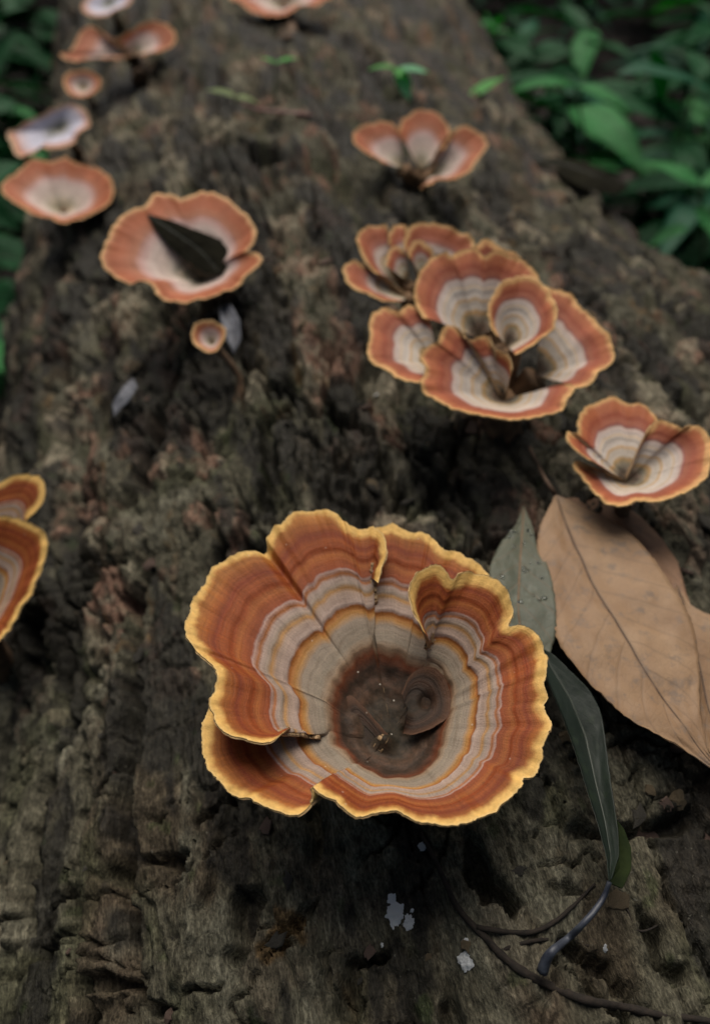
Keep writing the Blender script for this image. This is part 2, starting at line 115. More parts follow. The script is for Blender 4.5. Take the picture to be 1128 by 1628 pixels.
LEAVES = {
  'brown': [[[9379,15657,956],[8833,14966,1040],[8330,14294,1117],[7998,13590,1183],[7825,12888,1240],[7729,12220,1294],[7597,11575,1350],[7450,10955,1405],[7283,10361,1461],[7323,9866,1460],[7461,9415,1455],[7605,8981,1449],[7779,8578,1442],[7977,8208,1409],[8206,7869,1373],[8520,7607,1332],[8822,7340,1291],[9127,7080,1223],[9392,6794,1156],[9648,6507,1088],[9891,6216,1021]],[[9379,15657,956],[9277,14948,1012],[9177,14267,1069],[9104,13619,1124],[9061,13005,1176],[9018,12413,1229],[8976,11842,1282],[8987,11311,1331],[9000,10799,1380],[9039,10335,1378],[9066,9879,1376],[9092,9437,1375],[9134,9013,1372],[9208,8622,1342],[9281,8239,1313],[9353,7866,1283],[9423,7501,1254],[9506,7156,1198],[9618,6829,1141],[9755,6520,1081],[9891,6216,1021]],[[9379,15657,956],[9762,15273,979],[10115,14868,1003],[10423,14426,1029],[10669,13939,1058],[10859,13423,1092],[10993,12882,1130],[11049,12313,1175],[11081,11750,1222],[11096,11218,1220],[11079,10691,1222],[11004,10162,1229],[10834,9633,1244],[10651,9138,1235],[10423,8661,1230],[10192,8203,1223],[9964,7761,1216],[9838,7340,1175],[9745,6935,1132],[9818,6572,1076],[9891,6216,1021]]],
  'brown_under': [[[9855,15923,423],[9976,15445,434],[10094,14979,445],[10208,14523,456],[10336,14089,466],[10459,13664,476],[10593,13265,465],[10711,12866,455],[10748,12430,451],[10785,12005,448],[10821,11590,445],[10776,11157,449],[10719,10730,454],[10663,10314,459],[10608,9910,464],[10556,9516,468],[10579,9160,446],[10606,8814,424],[10645,8479,401],[10714,8163,375],[10782,7853,349]],[[9855,15923,423],[10156,15599,420],[10453,15280,416],[10739,14957,412],[10932,14550,415],[11121,14150,418],[11316,13772,399],[11378,13311,393],[11438,12862,388],[11485,12419,383],[11438,11947,388],[11392,11488,392],[11347,11042,397],[11291,10604,402],[11236,10178,408],[11183,9763,413],[11114,9364,399],[11027,8972,387],[10943,8589,375],[10861,8216,362],[10782,7853,349]],[[9855,15923,423],[10336,15833,405],[10820,15746,384],[11244,15566,366],[11551,15211,356],[11842,14852,346],[11991,14379,331],[12137,13918,315],[12166,13401,312],[12182,12891,310],[12055,12347,324],[11927,11819,338],[11803,11308,351],[11758,10833,356],[11716,10372,360],[11617,9909,371],[11530,9470,359],[11419,9040,350],[11304,8620,342],[11069,8227,344],[10782,7853,349]]],
  'brown_side': [[[11658,11942,566],[11382,11589,608],[11114,11246,649],[10854,10911,687],[10670,10569,718],[10522,10227,746],[10377,9894,773],[10277,9577,786],[10228,9280,775],[10180,8989,764],[10133,8704,753],[10093,8424,741],[10055,8151,729],[10017,7882,716],[9981,7618,704],[9969,7364,690],[9983,7121,674],[9997,6881,658],[10074,6674,637],[10213,6500,612],[10352,6327,586]],[[11658,11942,566],[11573,11592,590],[11490,11249,613],[11408,10914,636],[11324,10586,659],[11211,10260,685],[11100,9942,710],[10998,9637,725],[10911,9349,718],[10826,9067,710],[10743,8790,703],[10661,8519,695],[10582,8252,686],[10519,7993,677],[10494,7743,664],[10469,7498,651],[10444,7256,638],[10421,7018,625],[10397,6784,612],[10374,6554,599],[10352,6327,586]],[[11658,11942,566],[11666,11566,580],[11674,11198,594],[11822,10937,594],[12050,10737,585],[12255,10520,578],[12425,10274,574],[12600,10038,559],[12616,9719,542],[12618,9399,527],[12620,9084,512],[12464,8750,515],[12294,8422,519],[12128,8101,523],[11944,7794,528],[11694,7511,538],[11451,7235,548],[11212,6967,556],[10918,6749,568],[10632,6536,578],[10352,6327,586]]],
  'grey_green': [[[8483,15781,509],[8146,15274,646],[7821,14784,780],[7446,14390,915],[7078,14014,1048],[6764,13593,1177],[6500,13208,1243],[6298,12809,1307],[6172,12391,1370],[6063,11985,1432],[6016,11591,1492],[6005,11273,1452],[6003,10963,1412],[6002,10658,1372],[6004,10360,1332],[6021,10069,1292],[6059,9818,1192],[6101,9570,1091],[6163,9330,990],[6225,9093,889],[6287,8858,788]],[[8483,15781,509],[8256,15258,640],[8036,14752,771],[7822,14262,900],[7614,13786,1029],[7412,13326,1156],[7241,12924,1222],[7080,12533,1288],[6926,12150,1352],[6777,11778,1416],[6632,11416,1480],[6560,11124,1442],[6493,10836,1403],[6428,10554,1365],[6365,10277,1326],[6322,10004,1287],[6314,9770,1187],[6307,9539,1087],[6300,9309,987],[6294,9082,887],[6287,8858,788]],[[8483,15781,509],[8396,15251,633],[8310,14737,758],[8181,14229,884],[8055,13737,1010],[8006,13278,1132],[7991,12879,1193],[7926,12477,1256],[7830,12079,1320],[7736,11690,1384],[7607,11312,1449],[7520,11009,1412],[7411,10717,1376],[7281,10434,1341],[7117,10174,1306],[6945,9923,1272],[6813,9704,1176],[6681,9487,1079],[6549,9274,982],[6417,9065,885],[6287,8858,788]]],
  'dark': [[[6736,10102,1578],[6671,9786,1529],[6627,9476,1480],[6610,9174,1431],[6611,8880,1381],[6627,8594,1330],[6640,8312,1280],[6646,8033,1230],[6652,7759,1180],[6625,7456,1205],[6590,7160,1231],[6555,6869,1257],[6521,6586,1283],[6491,6309,1308],[6463,6038,1334],[6436,5774,1360],[6405,5515,1385],[6376,5268,1386],[6348,5027,1386],[6285,4790,1388],[6220,4558,1389]],[[6736,10102,1578],[6795,9803,1526],[6855,9509,1474],[6920,9222,1422],[6985,8940,1371],[7036,8659,1319],[7053,8372,1269],[7070,8090,1218],[7087,7813,1168],[7018,7501,1195],[6949,7196,1222],[6882,6899,1249],[6819,6609,1275],[6764,6326,1302],[6711,6049,1328],[6653,5778,1355],[6579,5514,1381],[6517,5264,1383],[6448,5019,1384],[6333,4786,1387],[6220,4558,1389]],[[6736,10102,1578],[6945,9878,1522],[7100,9618,1467],[7232,9345,1413],[7369,9081,1358],[7509,8822,1303],[7564,8531,1251],[7588,8233,1200],[7526,7931,1152],[7422,7600,1181],[7319,7278,1210],[7219,6964,1238],[7122,6658,1266],[7027,6360,1294],[6943,6068,1322],[6862,5784,1349],[6780,5507,1376],[6687,5246,1379],[6583,4994,1381],[6400,4774,1385],[6220,4558,1389]]],
  'dark_fold': [[[7116,5990,767],[7083,5921,768],[7050,5852,769],[7018,5783,770],[6986,5715,771],[6954,5647,772],[6922,5580,772],[6891,5512,773],[6858,5446,774],[6822,5381,775],[6787,5316,776],[6745,5245,797],[6702,5175,818],[6660,5106,840],[6618,5037,860],[6573,4970,882],[6526,4903,903],[6480,4838,924],[6434,4772,945],[6388,4708,966],[6342,4643,987]],[[7116,5990,767],[7095,5915,767],[7074,5841,768],[7054,5766,769],[7033,5692,769],[7013,5619,770],[6992,5546,770],[6972,5474,771],[6948,5402,772],[6923,5331,772],[6897,5260,773],[6864,5184,794],[6831,5108,815],[6798,5033,836],[6766,4958,857],[6715,4894,878],[6639,4843,900],[6564,4793,922],[6490,4742,944],[6416,4693,965],[6342,4643,987]],[[7116,5990,767],[7139,5899,766],[7162,5809,765],[7185,5719,764],[7188,5625,764],[7183,5530,764],[7177,5434,765],[7172,5340,765],[7155,5247,765],[7113,5155,767],[7071,5063,768],[7021,4967,790],[6972,4872,811],[6905,4785,833],[6821,4707,855],[6737,4629,878],[6655,4552,900],[6573,4498,922],[6496,4546,943],[6419,4595,965],[6342,4643,987]]],
  'cup_leaf': [[[-2262,33159,2506],[-2184,32931,2415],[-2107,32704,2324],[-2030,32477,2234],[-1933,32267,2149],[-1822,32065,2067],[-1712,31864,1986],[-1602,31657,1909],[-1482,31461,1835],[-1343,31285,1768],[-1204,31111,1701],[-1065,30936,1635],[-926,30763,1569],[-785,30594,1504],[-627,30450,1447],[-468,30306,1390],[-310,30163,1334],[-138,30057,1288],[61,30017,1263],[260,29977,1238],[459,29937,1212]],[[-2262,33159,2506],[-2110,33014,2443],[-1959,32869,2379],[-1808,32725,2316],[-1657,32581,2253],[-1506,32437,2190],[-1356,32294,2126],[-1205,32144,2068],[-1054,31995,2009],[-903,31846,1950],[-753,31698,1892],[-603,31550,1834],[-454,31403,1775],[-315,31243,1713],[-204,31054,1641],[-92,30866,1569],[19,30679,1497],[129,30492,1426],[239,30307,1354],[349,30122,1283],[459,29937,1212]],[[-2262,33159,2506],[-2013,33062,2462],[-1764,32966,2417],[-1515,32869,2373],[-1265,32772,2329],[-1024,32653,2277],[-790,32511,2220],[-557,32363,2166],[-324,32214,2112],[-92,32066,2058],[142,31922,2005],[376,31781,1953],[611,31640,1902],[845,31500,1850],[1040,31294,1778],[1229,31078,1703],[1162,30845,1608],[994,30605,1506],[818,30376,1406],[638,30156,1309],[459,29937,1212]]],
  'dead_grey': [[[244,28834,426],[229,28629,443],[214,28426,459],[199,28224,475],[184,28024,491],[169,27826,508],[154,27629,524],[143,27433,541],[159,27230,565],[175,27029,589],[191,26830,613],[207,26721,577],[223,26612,541],[240,26504,505],[256,26396,469],[272,26289,433],[308,26187,402],[342,26084,370],[377,25983,338],[412,25881,307],[447,25781,275]],[[244,28834,426],[270,28622,453],[296,28412,479],[322,28204,505],[347,27998,531],[372,27793,557],[397,27590,583],[414,27388,607],[428,27188,630],[443,26989,654],[457,26791,677],[473,26684,641],[489,26577,605],[505,26471,568],[520,26365,532],[516,26264,491],[502,26167,448],[488,26070,404],[474,25973,361],[460,25877,318],[447,25781,275]],[[244,28834,426],[352,28686,472],[459,28541,518],[565,28397,562],[637,28210,598],[668,27970,625],[698,27734,652],[729,27499,679],[759,27266,705],[789,27036,732],[818,26808,758],[826,26673,720],[812,26541,677],[799,26409,634],[786,26278,591],[773,26147,548],[749,26029,503],[673,25966,446],[598,25904,390],[522,25842,332],[447,25781,275]]],
  'lilac': [[[-3640,27182,-1363],[-3706,27116,-1384],[-3772,27050,-1406],[-3837,26986,-1428],[-3903,26921,-1451],[-3968,26857,-1473],[-4033,26794,-1496],[-4098,26730,-1519],[-4147,26637,-1534],[-4197,26545,-1550],[-4247,26454,-1566],[-4303,26406,-1615],[-4360,26360,-1665],[-4416,26314,-1715],[-4473,26268,-1766],[-4524,26215,-1813],[-4518,26094,-1830],[-4511,25974,-1846],[-4504,25854,-1863],[-4498,25735,-1879],[-4492,25616,-1896]],[[-3640,27182,-1363],[-3668,27058,-1366],[-3695,26934,-1369],[-3722,26812,-1372],[-3749,26689,-1375],[-3776,26568,-1378],[-3803,26447,-1381],[-3833,26332,-1386],[-3880,26243,-1399],[-3926,26155,-1412],[-3973,26067,-1426],[-4026,26023,-1473],[-4079,25980,-1520],[-4132,25936,-1567],[-4186,25894,-1614],[-4239,25851,-1662],[-4290,25804,-1709],[-4340,25757,-1755],[-4391,25710,-1802],[-4441,25663,-1849],[-4492,25616,-1896]],[[-3640,27182,-1363],[-3600,26991,-1333],[-3559,26802,-1304],[-3519,26615,-1275],[-3479,26430,-1246],[-3474,26278,-1234],[-3529,26184,-1250],[-3584,26090,-1266],[-3639,25997,-1282],[-3693,25905,-1298],[-3748,25813,-1315],[-3809,25764,-1364],[-3869,25716,-1414],[-3942,25693,-1470],[-4020,25680,-1529],[-4098,25668,-1589],[-4176,25657,-1649],[-4255,25646,-1710],[-4333,25635,-1771],[-4412,25626,-1833],[-4492,25616,-1896]]],
  'far_dark': [[[20598,47614,-3400],[20753,47136,-3310],[20904,46662,-3220],[21052,46193,-3130],[21196,45727,-3040],[21337,45266,-2950],[21422,44718,-2860],[21506,44185,-2780],[21608,43700,-2720],[21708,43220,-2660],[21805,42745,-2600],[21900,42275,-2540],[22026,41865,-2480],[22203,41547,-2420],[22484,41428,-2460],[22819,41407,-2550],[23155,41385,-2640],[23494,41368,-2730],[23966,41656,-2820],[24443,41946,-2910],[24925,42237,-3000]],[[20598,47614,-3400],[20841,47354,-3310],[21081,47094,-3220],[21319,46835,-3130],[21554,46576,-3040],[21783,46313,-2950],[21920,45854,-2860],[22064,45420,-2780],[22226,45032,-2720],[22386,44647,-2660],[22542,44265,-2600],[22697,43886,-2540],[22829,43477,-2480],[22955,43065,-2420],[23189,42860,-2460],[23478,42757,-2550],[23767,42654,-2640],[24056,42550,-2730],[24345,42446,-2820],[24635,42342,-2910],[24925,42237,-3000]],[[20598,47614,-3400],[20925,47566,-3310],[21252,47518,-3220],[21577,47470,-3130],[21902,47422,-3040],[22212,47334,-2950],[22433,46990,-2860],[22661,46670,-2780],[22908,46394,-2720],[23152,46120,-2660],[23394,45847,-2600],[23548,45426,-2540],[23624,44877,-2480],[23698,44335,-2420],[23883,44009,-2460],[24123,43789,-2550],[24364,43570,-2640],[24521,43252,-2730],[24656,42911,-2820],[24791,42572,-2910],[24925,42237,-3000]]],
}
STRANDS = {
  'root': [[2970,6961,-498],[3125,6308,-416],[3195,5745,-260],[3301,5167,-209],[3485,4675,14],[3707,4298,86],[3897,3894,234],[4173,3551,304],[4553,3323,113],[5203,2813,400],[6026,2665,-215],[6664,2407,-236],[7233,2213,-172],[7737,1990,4]],
  'rootlet_a': [[3562,4588,87],[4041,4348,287],[4613,4215,311],[5155,4327,240],[5631,4551,67],[6170,4851,-179],[6451,4996,-170]],
  'rootlet_b': [[3889,4039,144],[4352,4053,291],[4855,4056,177],[5424,4029,-276],[5795,3817,-88]],
  'rootlet_c': [[6929,4706,-200],[6923,4229,-149],[6977,3889,-120],[7507,3967,-315],[7815,4203,-222]],
  'petiole': [[6287,4606,1205],[6139,4418,1021],[5874,4216,964],[5511,4008,921],[5260,3922,461],[4808,3704,812],[4637,3601,666],[4525,3446,448]],
  'brown_stalk': [[9589,18282,491],[9413,17155,770],[9227,16095,1129],[9388,15671,940]],
  'pink_twig': [[3220,49505,596],[4089,49301,328],[5001,47582,752],[6314,46721,838],[7874,47534,248],[9675,47307,93],[11410,47980,-505]],
  'fine_thread': [[5617,18831,-89],[5431,18329,-1062],[4700,15931,-173]],
}
MOULD = {'m1': [2000,5400,-680], 'm2': [2260,5180,-710], 'm3': [3230,4100,-290], 'm4': [3300,4440,-200], 'm5': [2950,6660,-530], 'm6': [1560,4900,-900], 'm7': [6150,3720,-240], 'm8': [5360,22780,-240]}
SPROUT = {'a': [13220,52690,-660], 'b': [19440,56670,-2890], 'c': [5280,50810,-240], 'd': [2970,51470,-60], 'e': [15360,56840,-2050]}
# ---------------------------------------------------------------- numeric noise
def _hash(ix, iy, seed):
    h = (ix.astype(np.int64) * 374761393 + iy.astype(np.int64) * 668265263 + seed * 1442695041) & 0x7fffffff
    h = ((h ^ (h >> 13)) * 1274126177) & 0x7fffffff
    return h ^ (h >> 16)
def noise2(x, y, seed=0):
    """gradient noise, about -1..1"""
    x = np.asarray(x, float); y = np.asarray(y, float)
    ix = np.floor(x); iy = np.floor(y); fx = x - ix; fy = y - iy
    u = fx * fx * fx * (fx * (fx * 6 - 15) + 10); v = fy * fy * fy * (fy * (fy * 6 - 15) + 10)
    def g(dx, dy):
        a = (_hash(ix + dx, iy + dy, seed) & 1023) * (2 * math.pi / 1024)
        return np.cos(a) * (fx - dx) + np.sin(a) * (fy - dy)
    n0 = g(0, 0) * (1 - u) + g(1, 0) * u
    n1 = g(0, 1) * (1 - u) + g(1, 1) * u
    return (n0 * (1 - v) + n1 * v) * 1.5
def fbm(x, y, octaves=4, seed=0, gain=.5):
    s = 0; a = 1.; t = 0
    for o in range(octaves):
        s = s + a * noise2(x * 2 ** o + 17.3 * o, y * 2 ** o - 9.1 * o, seed + o); t += a; a *= gain
    return s / t * 1.3
def worley(x, y, seed=0):
    """distance to nearest and second nearest cell point, and a random number per cell"""
    x = np.asarray(x, float); y = np.asarray(y, float)
    ix = np.floor(x); iy = np.floor(y)
    f1 = np.full(x.shape, 9.); f2 = np.full(x.shape, 9.); idv = np.zeros(x.shape)
    for dx in (-1, 0, 1):
        for dy in (-1, 0, 1):
            h = _hash(ix + dx, iy + dy, seed)
            px = ix + dx + (h & 255) / 255.; py = iy + dy + ((h >> 8) & 255) / 255.
            d = np.hypot(px - x, py - y)
            near = d < f1
            f2 = np.where(near, f1, np.minimum(f2, d))
            idv = np.where(near, ((h >> 16) & 255) / 255., idv); f1 = np.where(near, d, f1)
    return f1, f2, idv
def sstep(a, b, x):
    t = np.clip((x - a) / (b - a), 0, 1); return t * t * (3 - 2 * t)
# ---------------------------------------------------------------- the log's body
LOG_X, LOG_B, LOG_AL = .05, .20, .20
def right_half_width(y):
    return np.interp(y, [-.2, .18, .25, .32, .4, .5, .7, 1.0, 2.0], [.37, .365, .355, .33, .295, .275, .285, .33, .34])
def log_point(t, y, h=0.):
    """point on the log: t = angle from the top, h = height above the smooth body"""
    a = np.where(t > 0, right_half_width(y), LOG_AL)
    nx = np.sin(t) / a; nz = np.cos(t) / LOG_B; l = np.hypot(nx, nz)
    return LOG_X + a * np.sin(t) + h * nx / l, -LOG_B + LOG_B * np.cos(t) + h * nz / l
def t_from_x(x, y):
    a = np.where(x > LOG_X, right_half_width(y), LOG_AL)
    return np.arcsin(np.clip((x - LOG_X) / a, -1, 1))
def seg_dist(u, v, pts):
    """distance to a polyline and the parameter 0..1 along it"""
    best = np.full(np.shape(u), 9.); par = np.zeros(np.shape(u)); n = len(pts) - 1
    for i in range(n):
        (x0, y0), (x1, y1) = pts[i], pts[i + 1]
        dx, dy = x1 - x0, y1 - y0
        k = np.clip(((u - x0) * dx + (v - y0) * dy) / (dx * dx + dy * dy + 1e-12), 0, 1)
        d = np.hypot(u - x0 - k * dx, v - y0 - k * dy)
        c = d < best; par = np.where(c, (i + k) / n, par); best = np.where(c, d, best)
    return best, par
def log_u(t, y):
    return np.where(t > 0, right_half_width(y), LOG_AL) * t
def bark(u, v):
    """height of the bark above the smooth body, and masks for its colouring"""
    wu = u + .0030 * fbm(u / .03, v / .05, 3, 11) + .0013 * fbm(u / .006, v / .006, 3, 61)
    wv = v + .0080 * fbm(u / .03, v / .045, 3, 23) + .0016 * fbm(u / .006, v / .006, 3, 71)
    rough_zone = sstep(.115, .17, v + .02 * noise2(u / .05, v / .05, 5)) * (1 - .45 * sstep(.45, .7, v))
    right_zone = sstep(.03, .08, u + .012 * noise2(u / .04, v / .04, 8)) * (1 - sstep(.13, .2, v))
    h = .0065 * fbm(u / .075, v / .11, 3, 31) + .0040 * fbm(wu / .022, wv / .11, 2, 37)
    # bark plates: long cells, each at its own level, cracked along their borders
    f1, f2, pid = worley(wu / .023, wv / .058, 41)
    edge = f2 - f1
    keep = sstep(-.3, .25, fbm(u / .05, v / .08, 2, 43))
    h = h + (pid - .5) * .0036 * sstep(0, .10, edge)
    h = h - .0060 * (1 - sstep(.018, .065, edge)) * (.12 + .88 * keep) * (1 - .4 * rough_zone)
    g1, g2, qid = worley(wu / .0105, wv / .015, 47)
    e2 = g2 - g1
    chunk = np.clip(.12 + 1.15 * rough_zone + .85 * right_zone, 0, 1.4)
    h = h + chunk * ((qid - .5) * .0020 * sstep(.0, .12, e2) - .0020 * (1 - sstep(.02, .09, e2)))
    # long fissures
    fis = np.abs(fbm(wu / .030, wv / .24, 2, 53) + .10 * noise2(u / .004, v / .008, 54))
    fm = sstep(-.35, .0, noise2(u / .05, v / .12, 59))
    fissure = (1 - sstep(.015, .075, fis)) * fm
    h = h - .0085 * fissure * (1 - .5 * rough_zone)
    # thin cross cracks
    cc = np.abs(noise2(wu / .032, wv / .012, 67)); cm = sstep(-.05, .15, noise2(u / .03, v / .03, 69))
    h = h - .0030 * (1 - sstep(.012, .035, cc)) * cm
    gr = np.abs(fbm(wu / .0075, wv / .085, 2, 68)); gm = sstep(-.1, .25, noise2(u / .02, v / .05, 70))
    h = h - .0016 * (1 - sstep(.01, .09, gr)) * gm
    # flaking layers
    q = fbm(wu / .018, wv / .032, 3, 73) * 3.4
    fl = np.floor(q); fr = q - fl
    layer = fl + sstep(.90, .99, fr)
    h = h + layer * (.0006 + .0004 * rough_zone)
    # crumbled, hollowed surface further along
    h = h + rough_zone * .0042 * fbm(wu / .030, wv / .036, 2, 79)
    for pts, wid, dep in CRACKS:
        d, k = seg_dist(wu, wv, pts)
        taper = np.minimum(1, 4 * np.minimum(k, 1 - k) + .15)
        wd = 1.25 * wid * (1 + .6 * noise2(u / .005, v / .007, 89)) * taper
        h = h - dep * 1.7 * (1 - sstep(.55, .95, d / np.maximum(wd, 1e-5))) * taper
    p1, p2, _ = worley(u / .0030, v / .0046, 93)
    pits = -.0007 * (1 - sstep(.10, .42, p1)) * sstep(-.1, .3, noise2(u / .012, v / .018, 94))
    fine = .0009 * fbm(u / .0060, v / .0095, 4, 97) + .0006 * fbm(u / .0016, v / .0028, 3, 101)
    grain = .00045 * fbm(u / .0010, v / .008, 2, 103)
    h = h + fine + grain + pits
    return h, pid, qid, layer, rough_zone, right_zone, fissure
def surface(x, y, lift=0.):
    """z of the barked log at plan position x, y"""
    x = np.asarray(x, float); y = np.asarray(y, float)
    t = t_from_x(x, y)
    hh = bark(log_u(t, y), y)[0]
    return -LOG_B + LOG_B * np.cos(t) + hh / np.maximum(np.cos(t), .35) + lift
# ---------------------------------------------------------------- object helpers
def link(name, me, parent=None, mat=None):
    o = bpy.data.objects.new(name, me); C.objects.link(o)
    if parent: o.parent = parent
    if mat and me is not None and not me.materials: me.materials.append(mat)
    return o
def tag(o, label=None, cat=None, group=None, kind=None):
    if label: o['label'] = label
    if cat: o['category'] = cat
    if group: o['group'] = group
    if kind: o['kind'] = kind
    return o
def empty(name, loc):
    o = bpy.data.objects.new(name, None); C.objects.link(o); o.location = loc; o.empty_display_size = .01
    return o
def mesh(name, v, f, smooth=True, attrs=None, mat=None):
    me = bpy.data.meshes.new(name)
    me.from_pydata(np.asarray(v, float).tolist(), [], np.asarray(f).tolist() if isinstance(f, np.ndarray) else f)
    me.update()
    if smooth: me.polygons.foreach_set('use_smooth', np.ones(len(me.polygons), bool))
    for k, a in (attrs or {}).items():
        a = np.asarray(a, np.float32)
        if a.ndim == 1:
            at = me.attributes.new(k, 'FLOAT', 'POINT'); at.data.foreach_set('value', a)
        else:
            at = me.attributes.new(k, 'FLOAT_COLOR', 'POINT')
            at.data.foreach_set('color', np.concatenate([a, np.ones((len(a), 1), np.float32)], 1).ravel())
    if mat: me.materials.append(mat)
    return me
def quads(nu, nv, closed_u=False, off=0, flip=False):
    iu = np.arange(nu if closed_u else nu - 1); iv = np.arange(nv - 1)
    a, b = np.meshgrid(iu, iv, indexing='ij'); a2 = (a + 1) % nu
    q = np.stack([a * nv + b, a2 * nv + b, a2 * nv + b + 1, a * nv + b + 1], -1).reshape(-1, 4) + off
    return q[:, ::-1] if flip else q
def catmull(P, n, closed=False, step=None, want_index=False):
    P = np.asarray(P, float)
    if closed: Q = np.concatenate([P[-2:-1], P, P[1:2]])
    else: Q = np.concatenate([2 * P[:1] - P[1:2], P, 2 * P[-1:] - P[-2:-1]])
    out = []
    for i in range(1, len(Q) - 2):
        t = np.linspace(0, 1, 12, endpoint=False)[:, None]
        a, b, c, d = Q[i - 1], Q[i], Q[i + 1], Q[i + 2]
        out.append(.5 * (2 * b + (c - a) * t + (2 * a - 5 * b + 4 * c - d) * t * t + (3 * b - a - 3 * c + d) * t ** 3))
    out = np.concatenate(out + [P[-1:]])
    L = np.r_[0, np.cumsum(np.linalg.norm(np.diff(out, axis=0), axis=1))]
    if step: n = max(8, int(L[-1] / step))
    s = np.linspace(0, L[-1], n)
    if want_index: return np.stack([np.interp(s, L, out[:, k]) for k in range(3)], 1), s, np.interp(s, L, np.arange(len(out)) / 12.)
    return np.stack([np.interp(s, L, out[:, k]) for k in range(3)], 1), s
def tube(path, radii, sides=10, rough=0., seed=0, smooth_n=None):
    P = np.asarray(path, float)
    n = smooth_n or len(P) * 4
    k0 = np.linspace(0, 1, len(P)); P, s = catmull(P, n)
    R = np.interp(np.linspace(0, 1, n), np.linspace(0, 1, len(radii)), radii)
    T = np.gradient(P, axis=0); T /= np.linalg.norm(T, axis=1)[:, None] + 1e-12
    up = np.array([0, 0, 1.]) if abs(T[0, 2]) < .8 else np.array([1., 0, 0])
    V = []
    a = np.linspace(0, 2 * math.pi, sides, endpoint=False)
    for i in range(n):
        x = np.cross(T[i], up); x /= np.linalg.norm(x) + 1e-9; y = np.cross(T[i], x)
        rr = R[i] * (1 + rough * noise2(a * 1.3 + seed, np.full(sides, s[i] / (R.max() * 2.5)) + seed, seed))
        V.append(P[i] + rr[:, None] * (np.cos(a)[:, None] * x + np.sin(a)[:, None] * y))
    V = np.concatenate(V + [P[:1], P[-1:]])
    F = []
    for i in range(n - 1):
        for j in range(sides):
            j2 = (j + 1) % sides
            F.append((i * sides + j, i * sides + j2, (i + 1) * sides + j2, (i + 1) * sides + j))
    b0 = n * sides
    for j in range(sides):
        j2 = (j + 1) % sides
        F.append((b0, j2, j)); F.append((b0 + 1, (n - 1) * sides + j, (n - 1) * sides + j2))
    return V, F

# ---------------------------------------------------------------- materials
def new_mat(name):
    m = bpy.data.materials.new(name); m.use_nodes = True
    nt = m.node_tree; b = nt.nodes['Principled BSDF']
    return m, nt, b
class N:
    """small wrapper for building node trees"""
    def __init__(s, nt): s.nt = nt
    def __call__(s, typ, ins=None, **props):
        n = s.nt.nodes.new('ShaderNode' + typ)
        for k, v in props.items(): setattr(n, k, v)
        for k, v in (ins or {}).items():
            if isinstance(v, bpy.types.NodeSocket): s.nt.links.new(v, n.inputs[k])
            else: n.inputs[k].default_value = v
        return n
    def math(s, op, a, b=0., clamp=False):
        return s('Math', {0: a, 1: b}, operation=op, use_clamp=clamp).outputs[0]
    def mix(s, fac, a, b, blend='MIX'):
        n = s('MixRGB', {0: fac}, blend_type=blend)
        for i, v in ((1, a), (2, b)):
            if isinstance(v, bpy.types.NodeSocket): s.nt.links.new(v, n.inputs[i])
            else: n.inputs[i].default_value = (*v, 1)
        return n.outputs[0]
    def ramp(s, fac, stops, interp='LINEAR'):
        n = s('ValToRGB', {0: fac}); r = n.color_ramp; r.interpolation = interp
        while len(r.elements) < len(stops): r.elements.new(.5)
        for e, (p, c) in zip(r.elements, stops):
            e.position = p; e.color = (*c, 1) if len(c) == 3 else c
        return n.outputs[0]
    def attr(s, name, out='Fac'): return s('Attribute', attribute_name=name).outputs[out]
    def noise(s, vec, scale, detail=4, rough=.55, dim='3D'):
        return s('TexNoise', {'Vector': vec, 'Scale': scale, 'Detail': detail, 'Roughness': rough}, noise_dimensions=dim).outputs['Fac']
    def link(s, a, b): s.nt.links.new(a, b)

def bark_material():
    m, nt, b = new_mat('bark'); n = N(nt)
    pos = n('NewGeometry').outputs['Position']
    col = n.attr('col', 'Color')
    st = n('Mapping', {'Vector': pos, 'Scale': (1, .45, 1)}).outputs[0]
    f1 = n.noise(st, 420, 6, .62); f2 = n.noise(st, 1900, 3, .6)
    k = n.math('MULTIPLY', n.ramp(f1, [(.25, (.35,) * 3), (.5, (.95,) * 3), (.78, (1.9,) * 3)]), n.ramp(f2, [(.3, (.5,) * 3), (.7, (1.65,) * 3)]))
    c = n.mix(1, col, n('CombineColor', {0: k, 1: k, 2: k}).outputs[0], 'MULTIPLY')
    fb2 = n.noise(n('Mapping', {'Vector': pos, 'Scale': (1, .10, 1)}).outputs[0], 1300, 4, .65)
    c = n.mix(.85, c, n.mix(1, c, n.ramp(fb2, [(.3, (.45,) * 3), (.5, (1,) * 3), (.7, (1.6,) * 3)]), 'MULTIPLY'))
    # lichen dust and tiny pale grains
    sp = n.ramp(n.noise(pos, 900, 2, .5), [(.70, (0,) * 3), (.76, (1,) * 3)])
    c = n.mix(n.math('MULTIPLY', sp, .35), c, (.26, .25, .2))
    n.link(c, b.inputs['Base Color'])
    wet = n.attr('wet')
    ro = n.math('SUBTRACT', .88, n.math('MULTIPLY', wet, .38))
    n.link(ro, b.inputs['Roughness'])
    b.inputs['Specular IOR Level'].default_value = .12
    hgt = n.math('ADD', n.math('MULTIPLY', f1, .6), n.math('ADD', n.math('MULTIPLY', f2, .3), n.math('MULTIPLY', fb2, .35)))
    bp = n('Bump', {'Height': hgt, 'Strength': 1.0, 'Distance': .0013}).outputs[0]
    n.link(bp, b.inputs['Normal'])
    return m

